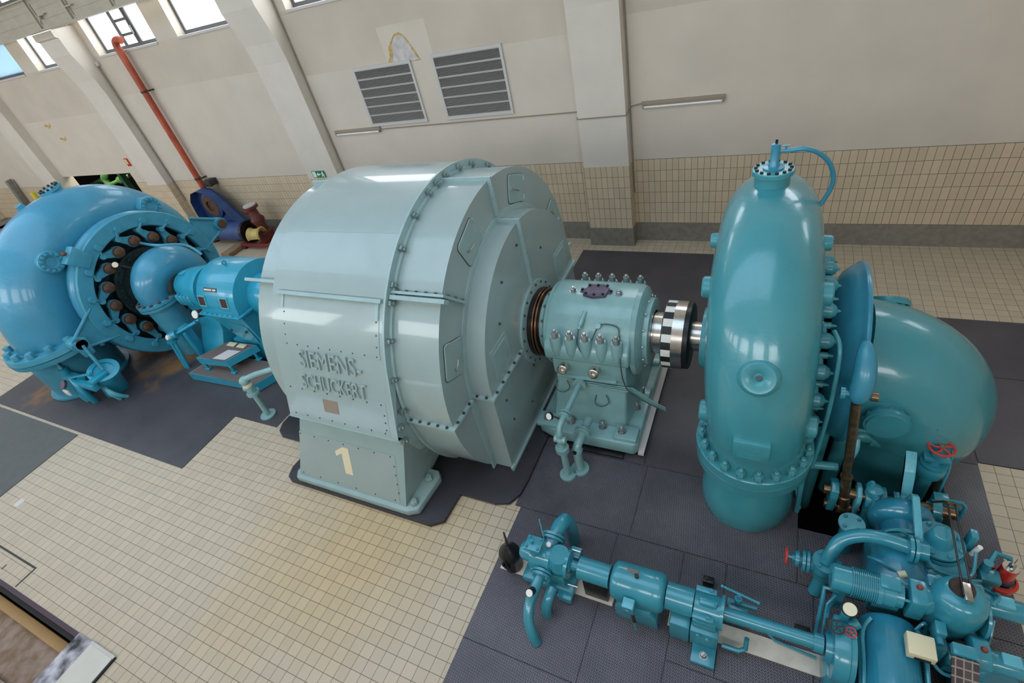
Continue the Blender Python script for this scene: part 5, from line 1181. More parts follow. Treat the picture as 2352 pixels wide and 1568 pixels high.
mb = MB(); mb.tube([(-1.88, -8.12, .56), (-1.86, -7.96, .60), (-1.84, -7.84, .62), (-1.82, -7.74, .58), (-1.80, -7.68, .44), (-1.80, -7.68, .026)], [.085, .085, .09, .09, .09, .09], 18); mb.ring((-1.875, -8.03, .58), (0, 1, .2), .06, .14, 0, .03, 24); mb.ring((-1.87, -7.99, .587), (0, 1, .2), .06, .14, 0, .03, 24); build('delivery_bend', mb, M_gov, op)
sb_ = MB(); sb_.tube([(-1.90, -8.34, .46), (-1.92, -8.52, .42), (-1.94, -8.70, .36), (-1.92, -8.84, .26), (-1.86, -8.93, .14), (-1.82, -8.96, .014)], .06, 16, smooth=5); sb_.ring((-1.895, -8.36, .46), (0, -1, -.1), .04, .12, 0, .03, 24); sb_.ring((-1.895, -8.40, .455), (0, -1, -.1), .04, .12, 0, .03, 24); sb = build('suction_bend', sb_, M_gov, op)
bolts('bolt', sb, M_gov, (-1.895, -8.43, .455), (0, -1, -.1), .095, 6, .015, .018, stud=False)
mb = MB(); mb.cyl((-1.93, -8.60, .45), (-1.93, -8.66, .52), .045); build('gauge', mb, M_black, sb)
mb = MB(); mb.cyl((-1.93, -8.66, .52), (-1.93, -8.664, .525), .04); build('gauge_glass', mb, M_tube, sb)
mb = MB(); mb.tube([(-1.77, -8.44, .30), (-1.78, -8.55, .27), (-1.80, -8.62, .18), (-1.81, -8.64, .014)], .062, 16, smooth=4); build('drain_bend', mb, M_gov, op)
mb = MB(); mb.tube([(-1.93, -8.10, .70), (-1.93, -8.08, 1.10)], .008, 6); build('thin_rod', mb, M_govl, op)
mb = MB(); mb.ball((-1.86, -8.14, .70), .035, 10); build('knot', mb, M_tube, op)
mb = MB(); mb.cyl((-1.60, -8.36, .34), (-1.48, -8.36, .34), .012); mb.cyl((-1.60, -8.08, .62), (-1.50, -8.08, .62), .012); build('guard_stay', mb, M_steel, op)
cg = MB(); cg.lathe([(0, 0), (0, .125), (.36, .125), (.36, 0)], (-1.49, PX, PZ), (1, 0, 0), 32)
t = thing('coupling_guard', 'plain teal cylinder guard between oil pump and electric motor', 'guard', (-1.3, PX, .37), 'coupling guards of the foreground pump set')
build('cover', cg, M_gov, t)
mb = MB(); mb.box(-1.45, -1.17, PX-.09, PX+.08, .0245, .37, .01); build('stand', mb, M_iron, t)
em = thing('electric_motor', 'fat teal electric motor with a terminal box, middle of the foreground pump set', 'motor', (-.82, PX, 0))
mb = MB(); mb.lathe([(0, 0), (0, .12), (.02, .18), (.05, .20), (.10, .205), (.105, .203), (.43, .203), (.435, .205), (.53, .205), (.56, .19), (.58, .15), (.58, 0)], (-1.11, PX, PZ), (1, 0, 0), 44); build('casing', mb, M_gov, em)
mb = MB(); mb.prism([(-1.05, .013), (-.58, .013), (-.60, .26), (-.66, .36), (-1.0, .36), (-1.05, .26)], 'Y', -8.40, -8.02, .01); build('pedestal', mb, M_gov, em)
mb = MB(); mb.box(-.93, -.80, -8.50, -8.39, .44, .60, .015); tb = build('terminal_box', mb, M_gov, em)
mb = MB(); mb.box(-.925, -.805, -8.508, -8.40, .585, .61, .01); mb.cyl((-.865, -8.51, .55), (-.865, -8.505, .55), .02); build('lid', mb, M_govl, tb)
mb = MB(); mb.tube([(-.83, -8.46, .45), (-.82, -8.48, .36), (-.81, -8.49, .28)], .02, 8); build('cable_gland', mb, M_brownd, tb)
mb = MB(); mb.tube([(-.81, -8.49, .28), (-.80, -8.49, .05)], [.02, .012], 8); build('conduit', mb, M_gov, tb)
mb = MB(); mb.cyl((-.83, PX, .70), (-.83, PX, .735), .022); build('lifting_plug', mb, M_brownd, em)
mb = MB(); mb.box(-.94, -.82, PX+.02, PX+.07, .701, .706); build('rating_plate', mb, mat('tarnished_plate', (120, 112, 110), .4, .5), em, flat=True)
t2 = thing('coupling_guard', 'plain teal cylinder guard between electric motor and bearing stand', 'guard', (-.38, PX, .36), 'coupling guards of the foreground pump set')
mb = MB(); mb.lathe([(0, 0), (0, .14), (.27, .14), (.27, 0)], (-.52, PX, PZ), (1, 0, 0), 32); build('cover', mb, M_gov, t2)
mb = MB(); mb.box(-.46, -.26, -8.42, -8.02, .013, .38, .012); build('stand', mb, M_gov, t2)
bs = thing('bearing_stand', 'teal box bearing stand with a bolted foot, right of the electric motor', 'bearing', (-.1, PX, 0))
mb = MB(); mb.box(-.255, .02, -8.42, -7.98, .025, .36, .015); mb.box(-.22, .015, -8.60, -8.41, .013, .07, .012); build('box', mb, M_gov, bs)
mb = MB(); mb.lathe([(0, 0), (0, .15), (.25, .15), (.25, 0)], (-.24, PX, .47), (1, 0, 0), 32); mb.box(-.24, -.01, -8.37, -8.03, .34, .50, .02); mb.box(-.20, -.02, -8.25, -8.17, .58, .66, .03); mb.ring((.01, PX, PZ), (1, 0, 0), .03, .17, 0, .03, 32); build('bearing_cap', mb, M_gov, bs)
for y in (-8.34, -8.06):
    mb = MB(); mb.box(-.245, -.04, y-.03, y+.03, .555, .58, .008); mb.lathe([(0, 0), (0, .018), (.03, .018), (.03, 0)], (-.10, y, .58), (0, 0, 1), 8); build('clamp_strap', mb, M_gov, bs)
bolts_at('anchor_bolt', bs, M_steel, [(-.10, -8.51, .07)], (0, 0, 1), .035, .05); bolts_at('bolt', bs, M_gov, [(-.17, -8.42, .33), (-.08, -8.42, .30)], (0, -1, 0), .022, .025, False)
st = MB(); st.lathe([(0, 0), (0, .065), (.78, .065), (.78, .085), (.86, .085), (.86, 0)], (.045, PX, PZ), (1, 0, 0), 28)
t = build('shaft_tube', st, M_gov, None, 'long slim teal shaft tube running from bearing stand to gear pump', 'tube')
tv = thing('tee_valve', 'small teal valve with a long T handle behind the shaft tube', 'valve', (.15, -8.0, 0))
mb = MB(); mb.cyl((.10, -8.02, .40), (.34, -8.02, .40), .028); mb.cyl((.16, -8.02, .40), (.16, -8.02, .52), .035); mb.box(.06, .26, -8.09, -7.98, .025, .40, .01); build('body', mb, M_gov, tv)
mb = MB(); mb.cyl((.16, -8.02, .52), (.16, -8.02, .60), .016); mb.tube([(-.0, -7.98, .60), (.34, -8.04, .60)], .013, 8); mb.ball((.34, -8.04, .60), .02, 10); mb.ball((0, -7.98, .60), .02, 10); build('tee_handle', mb, M_gov, tv)
mb = MB(); mb.tube([(.06, -8.36, .10), (.22, -8.36, .10), (.28, -8.33, .13), (.28, -8.28, .26)], .025, 10); build('drain_tube', mb, M_gov, tv)
build('cable_pipe', MB().tube([(.45, -8.05, .05), (.55, -8.12, .045), (.72, -8.14, .045), (.92, -8.16, .045)], .014, 8), M_gov, None, 'thin teal conduit lying along the white strip', 'pipe')
t = thing('foot_block', 'small black block standing on the plates behind the bearing stand', 'block', (-.15, -7.72, .013))
mb = MB(); mb.box(-.21, -.09, -7.76, -7.68, .013, .12, .01); build('block', mb, M_iron, t)
mb = MB(); mb.cyl((-.17, -7.72, .12), (-.17, -7.72, .14), .018); build('knob', mb, M_brownd, t)
mb = MB(); mb.box(.72, .86, -8.0, -7.9, .013, .10, .01); build('foot_block', mb, M_iron, None, 'small black block on the plates left of the gear pump', 'block')
of = thing('oil_can', 'black lacquered bulbous oil can with a spout, left of the oil pump', 'oil can', (-2.42, -8.22, .025))
mb = MB(); mb.lathe([(0, 0), (0, .11), (.02, .12), (.20, .12), (.24, .135), (.30, .14), (.36, .12), (.42, .06), (.46, .03), (.46, 0)], (-2.42, -8.22, .025), (0, 0, 1), 32); build('can', mb, M_black, of)
mb = MB(); mb.tube([(-2.42, -8.21, .47), (-2.42, -8.19, .60), (-2.43, -8.17, .72)], [.02, .014, .01], 10); build('spout', mb, mat('worn_spout', (70, 58, 50), .4, .4), of)
mb = MB(); mb.box(-2.46, -2.38, -8.37, -8.33, .18, .24, .01); mb.tube([(-2.46, -8.36, .24), (-2.45, -8.37, .32), (-2.42, -8.34, .38)], .016, 8); mb.tube([(-2.38, -8.36, .24), (-2.39, -8.37, .32), (-2.42, -8.34, .38)], .016, 8); build('handle', mb, M_black, of)
# ================================================================== storage pump at the left end of the shaft
M_pump = mat('pump_blue', (58, 140, 170), .34, noise_amt=.07, noise_scale=1.8, bump=.008, bump_scale=7, spec=.5, coat=.3)
M_pumpd = mat('pump_blue_plain', (66, 146, 170), .4, noise_amt=.08, noise_scale=4)
M_drive = mat('drive_turquoise', (42, 150, 178), .28, noise_amt=.04, noise_scale=4, coat=.3)
M_rusty = mat('rusty_hub', (92, 66, 50), .6, .2, noise_amt=.3, noise_scale=14)
M_deep = mat('dark_teal', (30, 52, 54), .6, noise_amt=.3, noise_scale=6)  # dark teal for the vane recess, inner cover and gland
M_tread = mat('ribbed_aluminium', (150, 142, 140), .4, .5, noise_amt=.06, noise_scale=8)
pump = thing('storage_pump', 'big blue spiral pump with an open ring of guide-vane levers, far left', 'pump', (-13.4, AY, 0))
XP = -14.0
RcP = lambda t: interp(t, [(0, 1.98), (45, 1.86), (90, 1.71), (135, 1.60), (180, 1.5), (270, 1.35), (340, 1.2)])
rP = lambda t: interp(t, [(0, .76), (45, .72), (90, .66), (135, .58), (180, .52), (270, .45), (340, .4)])
mb = MB(); spiral(mb, XP, [4*k for k in range(86)], RcP, rP, 48, pre=[(AY-1.99, 1.30, .77)], sh_=False)
for v in mb.bm.verts:
    if v.co.z < .06: v.co.z = .06
build('spiral_casing', mb, M_pump, pump, sharp=70)
XR_ = -12.80     # plane of the regulating ring's face
mb = MB(); mb.lathe([(-1.3, 1.42), (-.9, 1.52), (-.6, 1.60), (-.40, 1.66), (-.28, 1.68), (-.17, 1.60), (-.17, 1.5)], (XR_, AY, AZ), (1, 0, 0), 80); build('head_cover', mb, M_pump, pump, sharp=60)
mb = MB(); mb.lathe([(-.18, 1.35), (-.18, 1.58), (-.12, 1.66), (-.03, 1.665), (0, 1.64), (0, 1.36), (-.02, 1.34), (-.18, 1.34)], (XR_, AY, AZ), (1, 0, 0), 88); rr = build('regulating_ring', mb, M_pumpd, pump)
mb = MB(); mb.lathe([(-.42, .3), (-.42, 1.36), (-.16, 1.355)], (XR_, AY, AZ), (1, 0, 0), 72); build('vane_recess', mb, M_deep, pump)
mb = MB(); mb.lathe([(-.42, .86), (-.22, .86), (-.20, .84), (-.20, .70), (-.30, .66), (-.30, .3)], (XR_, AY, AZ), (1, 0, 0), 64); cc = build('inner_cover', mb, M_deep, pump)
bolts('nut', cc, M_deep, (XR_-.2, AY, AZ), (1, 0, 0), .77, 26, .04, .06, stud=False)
for k in range(16):
    an = 22.5*k+6
    H = AX(XR_-.2, an, 1.07); E = AX(XR_-.12, an-13, 1.27); Q = AX(XR_, an-8.5, 1.46)
    mb = MB()
    d = (E-H); n = Vector((1, 0, 0)); s_ = n.cross(d).normalized(); H2 = Vector((XR_-.16, H.y, H.z)); E2 = Vector((XR_-.16, E.y, E.z))
    a = [H2+s_*.11, E2+s_*.05, E2-s_*.05, H2-s_*.11]
    mb.add([tuple(v) for v in a]+[tuple(v+n*.09) for v in a], [(0, 1, 2, 3), (7, 6, 5, 4), (0, 4, 5, 1), (1, 5, 6, 2), (2, 6, 7, 3), (3, 7, 4, 0)])
    mb.cyl(H2, H2+n*.10, .13, n=18); mb.cyl(E2, E2+n*.11, .06, n=12)
    lv = build('guide_vane_lever', mb, M_pumpd, pump)
    mb = MB(); mb.lathe([(0, 0), (0, .12), (.07, .115), (.085, .09), (.085, 0)], H2+n*.10, n, 14); build('hub', mb, M_rusty, lv)
    mb = MB(); e3 = E2+n*.12; q3 = Q+n*.03; mb.tube([e3, q3], .03, 8); mb.cyl(q3-n*.04, q3+n*.05, .065, n=12); mb.cyl(e3-n*.02, e3+n*.03, .065, n=12); build('link', mb, M_pumpd, lv)
# pads and lugs on the ring
mb = MB(); cyl2 = []
for ang, r0, r1, da in ((52, 1.45, 1.86, 6),):
    mb.prism([(AY-r0*math.cos(rad(ang-da)), AZ+r0*math.sin(rad(ang-da))), (AY-r1*math.cos(rad(ang-da)), AZ+r1*math.sin(rad(ang-da))), (AY-r1*math.cos(rad(ang+da)), AZ+r1*math.sin(rad(ang+da))), (AY-r0*math.cos(rad(ang+da)), AZ+r0*math.sin(rad(ang+da)))], 'X', XR_-.2, XR_+.03, .015)
build('joint_pad', mb, M_pumpd, rr)
mb = MB(); c = AX(XR_, 52, 1.93); mb.cyl(c+Vector((-.12, 0, 0)), c+Vector((.02, 0, 0)), .03); mb.ball(c, .05, 10); build('clamp_bolt', mb, M_rusty, rr)
# bolted eyes on the casing
for (y, z) in ((-6.45, 2.86), (-4.05, 2.90)):
    c = Vector((XP+.10, y, z)); mb = MB()
    d = (Vector((-12.85, y-.05, z+.1))-c).normalized()
    mb.lathe([(.4, .24), (.70, .235), (.73, .22), (.73, .12), (.70, .10), (.70, 0)], c, d, 28); e = build('eye_flange', mb, M_pumpd, pump)
    bolts('nut', e, M_pumpd, c+d*.73, d, .175, 12, .036, .04, stud=False)
c = AX(XP-.15, 92, RcP(92)); mb = MB(); mb.lathe([(.4, .22), (.68, .21), (.70, .24), (.76, .24), (.76, 0)], c, (-.05, -.2, 1), 24); tf = build('top_flange', mb, M_pumpd, pump)
bolts('bolt', tf, M_iron, c+Vector((-.05, -.2, 1)).normalized()*.76, (-.05, -.2, 1), .19, 12, .025, .04, stud=False)
c = AX(XP-.2, 72, RcP(72)); mb = MB(); mb.lathe([(.5, .1), (.74, .08), (.74, 0)], c, AX(0, 72, 1)-AX(0, 72, 0), 12); build('lifting_lug', mb, M_pumpd, pump)
# delivery flange, its stud domes, and pipe to the floor
FX, FY = XP-.0, AY-1.94
mb = MB(); mb.lathe([(0, .7), (0, 1.06), (.10, 1.08), (.11, 1.03), (.12, 1.03), (.13, 1.08), (.24, 1.06), (.24, .7)], (FX, FY, 1.20), (0, 0, 1), 64); df = build('delivery_flange', mb, M_pumpd, pump)
bolts('stud_cap', df, M_pumpd, (FX, FY, 1.44), (0, 0, 1), .94, 16, .08, .13, 10, stud=False)
mb = MB(); mb.lathe([(0, .78), (.2, .78), (1.0, .80), (1.2, .85)], (FX-.45, FY, 0.02), (0, 0, 1), 48); build('delivery_pipe', mb, M_pumpd, pump)
mb = MB(); mb.lathe([(0, .74), (0, .88), (.05, .88), (.05, .74)], (FX-.45, FY, 0.02), (0, 0, 1), 48); build('floor_collar', mb, M_pumpd, pump)
for p_, q_ in (((XR_-.1, AY-1.62, 1.55), (XR_-.1, AY-1.78, 1.08)),):
    mb = MB(); mb.tube([p_, q_], .05, 8); build('rib', mb, M_pumpd, pump)
# ring arms that carry the drive pins
for s_, nm in ((-1, 'front'), (1, 'rear')):
    y1 = AY+s_*2.12; z1 = AZ-.12 if s_ < 0 else AZ+.42
    mb = MB(); mb.prism([(AY+s_*1.52, z1+.48), (y1-s_*.06, z1+.13), (y1+s_*.10, z1+.08), (y1+s_*.10, z1-.1), (y1-s_*.06, z1-.13), (AY+s_*1.42, z1-.34)], 'X', XR_-.10, XR_-.04)
    mb.tube([(XR_-.02, AY+s_*1.5, z1+.48), (XR_-.02, y1, z1+.13)], .035, 8); mb.tube([(XR_-.02, AY+s_*1.42, z1-.34), (XR_-.02, y1, z1-.13)], .035, 8)
    mb.cyl((XR_-.18, y1, z1), (XR_+.06, y1, z1), .16, n=24); build('ring_arm', mb, M_pumpd, rr)
    mb = MB(); mb.cyl((XR_+.06, y1, z1), (XR_+.12, y1, z1), .11, n=18); build('arm_pin', mb, M_rusty, rr)
# suction bend hugging the shaft
XE = -12.28
mb = MB()
ths = [-6+9*k for k in range(22)]
rings = []
for i, t in enumerate(ths):
    R_, r_ = .50, interp(t, [(-6, .33), (60, .40), (120, .42), (183, .40)])
    c_, s_ = math.cos(rad(t)), math.sin(rad(t)); rings.append([(XE+r_*math.sin(2*PI*k/28), AY-(R_+r_*math.cos(2*PI*k/28))*c_, AZ+(R_+r_*math.cos(2*PI*k/28))*s_) for k in range(28)])
V = [v for r in rings for v in r]; F = [(i*28+k, i*28+(k+1) % 28, (i+1)*28+(k+1) % 28, (i+1)*28+k) for i in range(len(rings)-1) for k in range(28)]
mb.add(V, F+[tuple(range(28))[::-1], tuple(range(len(V)-28, len(V)))])
se = build('suction_bend', mb, M_pump, pump, sharp=60)
mb = MB(); mb.lathe([(0, .32), (0, .45), (.06, .45), (.07, .40), (.08, .45), (.14, .45), (.14, .32)], (XE, AY-.50, AZ-.17), (0, 0, 1), 40); sf = build('suction_flange', mb, M_pumpd, pump)
bolts('nut', sf, M_rusty, (XE, AY-.50, AZ-.03), (0, 0, 1), .395, 14, .035, .03, stud=False)
mb = MB(); mb.cyl((XE, AY-.50, AZ-.16), (XE+.02, AY-.44, .012), .34, n=32); build('suction_pipe', mb, M_pumpd, pump)
mb = MB(); mb.lathe([(0, .1), (0, .42), (.30, .36), (.34, .30), (.40, .30), (.40, .1)], (XE+.02, AY, AZ), (1, 0, 0), 36); gl = build('gland', mb, M_deep, pump)
bolts('nut', gl, M_tube, (XE+.36, AY, AZ), (1, 0, 0), .26, 16, .025, .03, stud=False)
for pts in ([(XR_-.1, AY+.2, 2.5), (XE+.2, AY+.1, 2.52), (XE+.5, AY+.5, 2.3), (XE+.7, AY+.6, 2.0)],):
    mb = MB(); mb.tube(pts, .03, 8, smooth=5); build('vent_tube', mb, M_pumpd, pump)
mb = MB(); p = AX(XR_+.05, 57, 1.02); mb.lathe([(0, 0), (0, .07), (.05, .07), (.05, 0)], p, (.7, -.5, .5), 16); mb.tube([p, p+Vector((.1, .25, -.25))], .015, 6); ga = build('gauge', mb, M_brownd, pump)
mb = MB(); mb.lathe([(.051, 0), (.051, .06), (.054, .06), (.054, 0)], p, (.7, -.5, .5), 16); build('dial', mb, M_dial, ga)

# pump shaft bearing, gear casing, sleeve
pb = thing('pump_bearing', 'turquoise bearing pedestal beside the pump with bolted waist', 'bearing pedestal', (-11.0, AY, 0))
mb = MB(); mb.lathe([(0, 0), (0, .33), (.10, .36), (.25, .42), (.5, .46), (.9, .52), (1.0, .52), (1.0, 0)], (-11.72, AY, AZ+.02), (1, 0, 0), 40); mb.box(-11.40, -11.25, AY-.2, AY-.05, AZ+.42, AZ+.48, .01); build('bearing_drum', mb, M_drive, pb)
mb = MB(); mb.prism([(AY-.46, 1.50), (AY-.48, 1.36), (AY-.40, 1.28), (AY-.38, 1.0), (AY-.44, .7), (AY-.62, .42), (AY-.80, .013), (AY+.8, .013), (AY+.44, .7), (AY+.48, 1.5)], 'X', -11.50, -10.72, .03); build('stand', mb, M_drive, pb)
mb = MB(); mb.box(-11.62, -11.50, AY-.86, AY-.62, .013, .95, .02); mb.box(-11.36, -11.3, AY-.92, AY-.86, .013, .9, .01); build('side_column', mb, M_drive, pb)
for k in range(4):
    mb = MB(); x = -11.42+.13*k; mb.lathe([(0, .03), (.1, .055), (.22, .055), (.24, .045), (.24, 0)], (x, AY-.48, 1.40), (0, 0, 1), 12); build('bolt_boss', mb, M_drive, pb)
mb = MB(); mb.cyl((-10.75, AY-.55, 1.28), (-10.72, AY-.72, 1.36), .09); build('breather', mb, M_brownd, pb)
mb = MB(); mb.lathe([(0, 0), (0, .09), (.02, .085), (.02, 0)], (-10.72, AY-.72, 1.36), (.1, -1, .5), 18); build('breather_glass', mb, M_tube, pb)
gb = thing('gear_casing', 'turquoise arched gear casing with two small dark windows and a name strip', 'gear casing', (-9.7, AY, 0))
GR = .73
arch = [(AY-GR-.02, 1.50)]+[(AY-GR*math.cos(rad(a)), AZ+GR*math.sin(rad(a))) for a in range(4, 177, 6)]+[(AY+GR+.02, 1.50)]
mb = MB(); mb.prism(arch, 'X', -10.30, -9.16, .012); top_ = build('upper_casing', mb, M_drive, gb)
mb = MB(); mb.box(-10.36, -9.10, AY-GR-.09, AY+GR+.09, 1.46, 1.50, .008); ff = build('split_flange', mb, M_drive, gb)
bolts_at('bolt', ff, M_drive, [(-10.28+.16*k, AY-GR-.06, 1.50) for k in range(8)], (0, 0, 1), .018, .025, False)
mb = MB(); loft(mb, [(-10.22, AY-GR, 1.46), (-9.18, AY-GR, 1.46), (-9.18, AY+GR, 1.46), (-10.22, AY+GR, 1.46)], [(-9.95, AY-.55, .56), (-9.26, AY-.55, .56), (-9.26, AY+.55, .56), (-9.95, AY+.55, .56)]); lowc = build('lower_casing', mb, M_drive, gb, flat=True)
mb = MB(); c0 = lambda u, v_: Vector((-9.86+.5*u, AY-GR+.18*(1-v_)*.9-.012, 1.46-.9*(1-v_)+.0))
pl_ = [c0(0, .12), c0(1, .12), c0(1.12, .62), c0(.85, .72), c0(.1, .72)]
mb.add([tuple(v) for v in pl_]+[tuple(v+Vector((0, .02, 0))) for v in pl_], [(0, 1, 2, 3, 4), (9, 8, 7, 6, 5)]+[(i, (i+1) % 5, 5+(i+1) % 5, 5+i) for i in range(5)])
hp = build('hand_plate', mb, M_drive, lowc)
bolts_at('knob', hp, M_rusty, [c0(-.02, .5)+Vector((0, -.02, 0)), c0(.95, .52)+Vector((0, -.02, 0))], (0, -1, 0), .025, .04, False)
mb = MB(); mb.box(-10.4, -9.0, AY-.52, AY+.62, .013, .56, .02); build('base', mb, M_drive, gb)
for x in (-10.14, -9.46):
    f_ = MB(); cyl_box = []
    a = 18; P_ = Vector((x, AY-GR*math.cos(rad(a)), AZ+GR*math.sin(rad(a))))
    nrm = Vector((0, -math.cos(rad(a)), math.sin(rad(a)))); tn = Vector((0, math.sin(rad(a)), math.cos(rad(a))))
    def wq(mb, hw, hh, d):
        q = [P_+Vector((sx*hw, 0, 0))+tn*(sy*hh) for sx, sy in ((-1, -1), (1, -1), (1, 1), (-1, 1))]
        mb.add([tuple(v+nrm*d) for v in q]+[tuple(v-nrm*.03) for v in q], [(0, 1, 2, 3), (7, 6, 5, 4), (0, 4, 5, 1), (1, 5, 6, 2), (2, 6, 7, 3), (3, 7, 4, 0)])
    mb = MB(); wq(mb, .115, .115, .016); fr_ = build('window_frame', mb, M_govl, top_, flat=True)
    mb = MB(); wq(mb, .09, .09, .02); build('window_pane', mb, mat('dark_red_glass', (66, 42, 40), .15), fr_, flat=True)
a = 37; P_ = Vector((-9.85, AY-GR*math.cos(rad(a)), AZ+GR*math.sin(rad(a)))); nrm = Vector((0, -math.cos(rad(a)), math.sin(rad(a)))); tn = Vector((0, math.sin(rad(a)), math.cos(rad(a))))
def strip_q(mb, hw, hh, d, dx=0.):
    q = [P_+Vector((dx+sx*hw, 0, 0))+tn*(sy*hh) for sx, sy in ((-1, -1), (1, -1), (1, 1), (-1, 1))]
    mb.add([tuple(v+nrm*d) for v in q]+[tuple(v-nrm*.03) for v in q], [(0, 1, 2, 3), (7, 6, 5, 4), (0, 4, 5, 1), (1, 5, 6, 2), (2, 6, 7, 3), (3, 7, 4, 0)])
mb = MB(); strip_q(mb, .20, .042, .008); ns = build('name_strip', mb, M_black, top_, flat=True)
mb = MB()
for k in range(11): 
    if k != 7: strip_q(mb, .011, .016, .0105, -.165+.033*k)
build('strip_lettering', mb, M_tube, ns, flat=True)
mb = MB(); mb.ring((-9.7, AY-.1, AZ+GR+.05), (1, 0, .2), .02, .05, -.01, .01, 16); mb.cyl((-9.7, AY-.1, AZ+GR-.02), (-9.7, AY-.1, AZ+GR+.02), .03); build('lifting_eye', mb, M_drive, top_)
mb = MB(); mb.lathe([(0, .1), (0, .44), (.05, .46), (.4, .46), (.45, .44), (2.44, .44), (2.44, .1)], (-9.16, AY, AZ), (1, 0, 0), 40)
t = build('shaft_sleeve', mb, M_drive, None, 'turquoise sleeve over the shaft between gear casing and generator', 'sleeve')
# two-tier tread platform in front of the gear casing
pf = thing('tread_platform', 'low turquoise platform with ribbed aluminium tread beside the generator', 'platform', (-9.8, -5.9, .013))
mb = MB(); mb.prism([(-11.13, -6.58), (-9.04, -6.52), (-8.7, -5.85), (-10.9, -5.85)], 'Z', .03, .215); build('frame', mb, M_drive, pf, flat=True)
mb = MB(); mb.prism([(-11.10, -6.57), (-9.05, -6.51), (-8.72, -5.86), (-10.88, -5.86)], 'Z', .215, .222); tr_ = build('tread', mb, M_tread, pf, flat=True)
mb = MB()
for k in range(22):
    y = -6.54+.0305*k; mb.box(-11.05+.01*k, -9.06+.013*k, y-.006, y+.006, .222, .229)
ribs = build('tread_ribs', mb, mat('tread_rib', (122, 108, 100), .45, .4), tr_, flat=True)
sp_ = thing('step', 'raised turquoise step with ribbed tread and a pale worn patch, on the platform', 'step', (-10.2, -6.1, .23))
mb = MB(); mb.prism([(-10.78, -6.39), (-9.86, -6.33), (-9.54, -5.74), (-10.42, -5.78)], 'Z', .40, .565); build('frame', mb, M_drive, sp_, flat=True)
mb = MB(); mb.prism([(-10.76, -6.38), (-9.87, -6.32), (-9.56, -5.75), (-10.41, -5.79)], 'Z', .565, .572); tr_ = build('tread', mb, M_tread, sp_, flat=True)
mb = MB(); mb.prism([(-10.28, -6.34), (-9.90, -6.31), (-9.74, -6.0), (-10.12, -6.02)], 'Z', .580, .583); build('worn_patch', mb, mat('pale_sheet', (206, 200, 200), .5), sp_, flat=True)
mb = MB()
for k in range(18):
    y = -6.35+.0315*k; mb.box(-10.72+.017*k, -9.9+.017*k, y-.006, y+.006, .572, .579)
build('tread_ribs', mb, mat('tread_rib', (122, 108, 100), .45, .4), tr_, flat=True)
for (x, y) in ((-10.68, -6.36), (-9.86, -6.32), (-10.36, -5.85), (-9.6, -5.85)):
    mb = MB(); mb.cyl((x, y, .25), (x, y, .41), .03, n=10); mb.box(x-.07, x+.07, y-.05, y+.05, .23, .26, .006); build('leg', mb, M_drive, sp_)
for x in (-10.3, -9.98):
    mb = MB(); mb.box(x, x+.24, -5.92, -5.80, .584, .60, .004); build('tray', mb, M_boxcream, sp_)

# servomotor that turns the ring, on the floor before the pump
sm = thing('ring_servomotor', 'blue upright servomotor with arm and bent pipes on the floor before the pump', 'servomotor', (-13.1, -7.3, 0))
mb = MB(); mb.cyl((-13.0, -7.30, .03), (-12.6, -7.34, .74), .24, .24, n=28); mb.lathe([(0, .2), (0, .30), (.05, .30), (.05, .2)], (-12.6, -7.34, .72), (.45, -.05, .9), 28); cyl_ = build('cylinder', mb, M_drive, sm)
mb = MB(); mb.tube([(-12.56, -7.34, .78), (XR_+.1, AY-2.12, AZ-.14)], .035, 10); mb.prism([(AY-2.26, AZ-.02), (AY-1.98, AZ-.02), (AY-2.02, AZ-.40), (AY-2.22, AZ-.40)], 'X', XR_+.04, XR_+.12, .01); build('push_rod', mb, M_pumpd, sm)
mb = MB(); mb.box(-13.5, -12.5, -7.75, -7.62, .50, .66, .015); mb.box(-12.62, -12.42, -7.70, -7.34, .68, .76, .01); mb.tube([(-13.35, -7.70, .72), (-12.6, -7.55, .84)], .03, 8); build('arm', mb, M_drive, sm)
mb = MB(); mb.tube([(-13.4, -7.68, .66), (-13.2, -7.74, .58), (-13.15, -7.76, .30), (-13.2, -7.72, .014)], .065, 12, smooth=4); mb.tube([(-13.55, -7.72, .4), (-13.5, -7.76, .2), (-13.45, -7.74, .014)], .06, 12, smooth=4); build('feed_pipes', mb, M_drive, sm)
mb = MB(); mb.tube([(-12.74, -7.5, .42), (-12.56, -7.56, .38), (-12.45, -7.52, .2), (-12.45, -7.4, .014)], .045, 10, smooth=4); mb.tube([(-12.74, -7.5, .30), (-12.60, -7.56, .24), (-12.55, -7.5, .014)], .04, 10, smooth=4); build('bent_tubes', mb, M_govl, sm)
pv = thing('pilot_valve', 'small blue pilot valve with red tap and white gauge left of the ring servomotor', 'valve', (-13.7, -7.6, .5))
mb = MB(); mb.cyl((-13.75, -7.6, .5), (-13.75, -7.6, .82), .09, n=14); mb.cyl((-13.75, -7.6, .82), (-13.8, -7.58, 1.05), .05, .02); mb.box(-13.9, -13.4, -7.72, -7.5, .52, .66, .03); mb.cyl((-13.4, -7.6, .58), (-13.1, -7.62, .66), .06); mb.box(-13.9, -13.65, -7.66, -7.56, .013, .52, .01); build('body', mb, M_drive, pv)
mb = MB(); mb.cyl((-14.0, -7.66, .62), (-13.86, -7.64, .60), .05, n=10); build('tap', mb, M_red, pv)
mb = MB(); mb.lathe([(0, 0), (0, .10), (.05, .10), (.05, 0)], (-13.55, -7.82, .58), (0, -.7, .7), 18); build('gauge', mb, M_purple, pv)
mb = MB(); mb.box(-13.62, -13.42, -7.93, -7.88, .34, .50, .02); build('tag', mb, M_tube, pv)
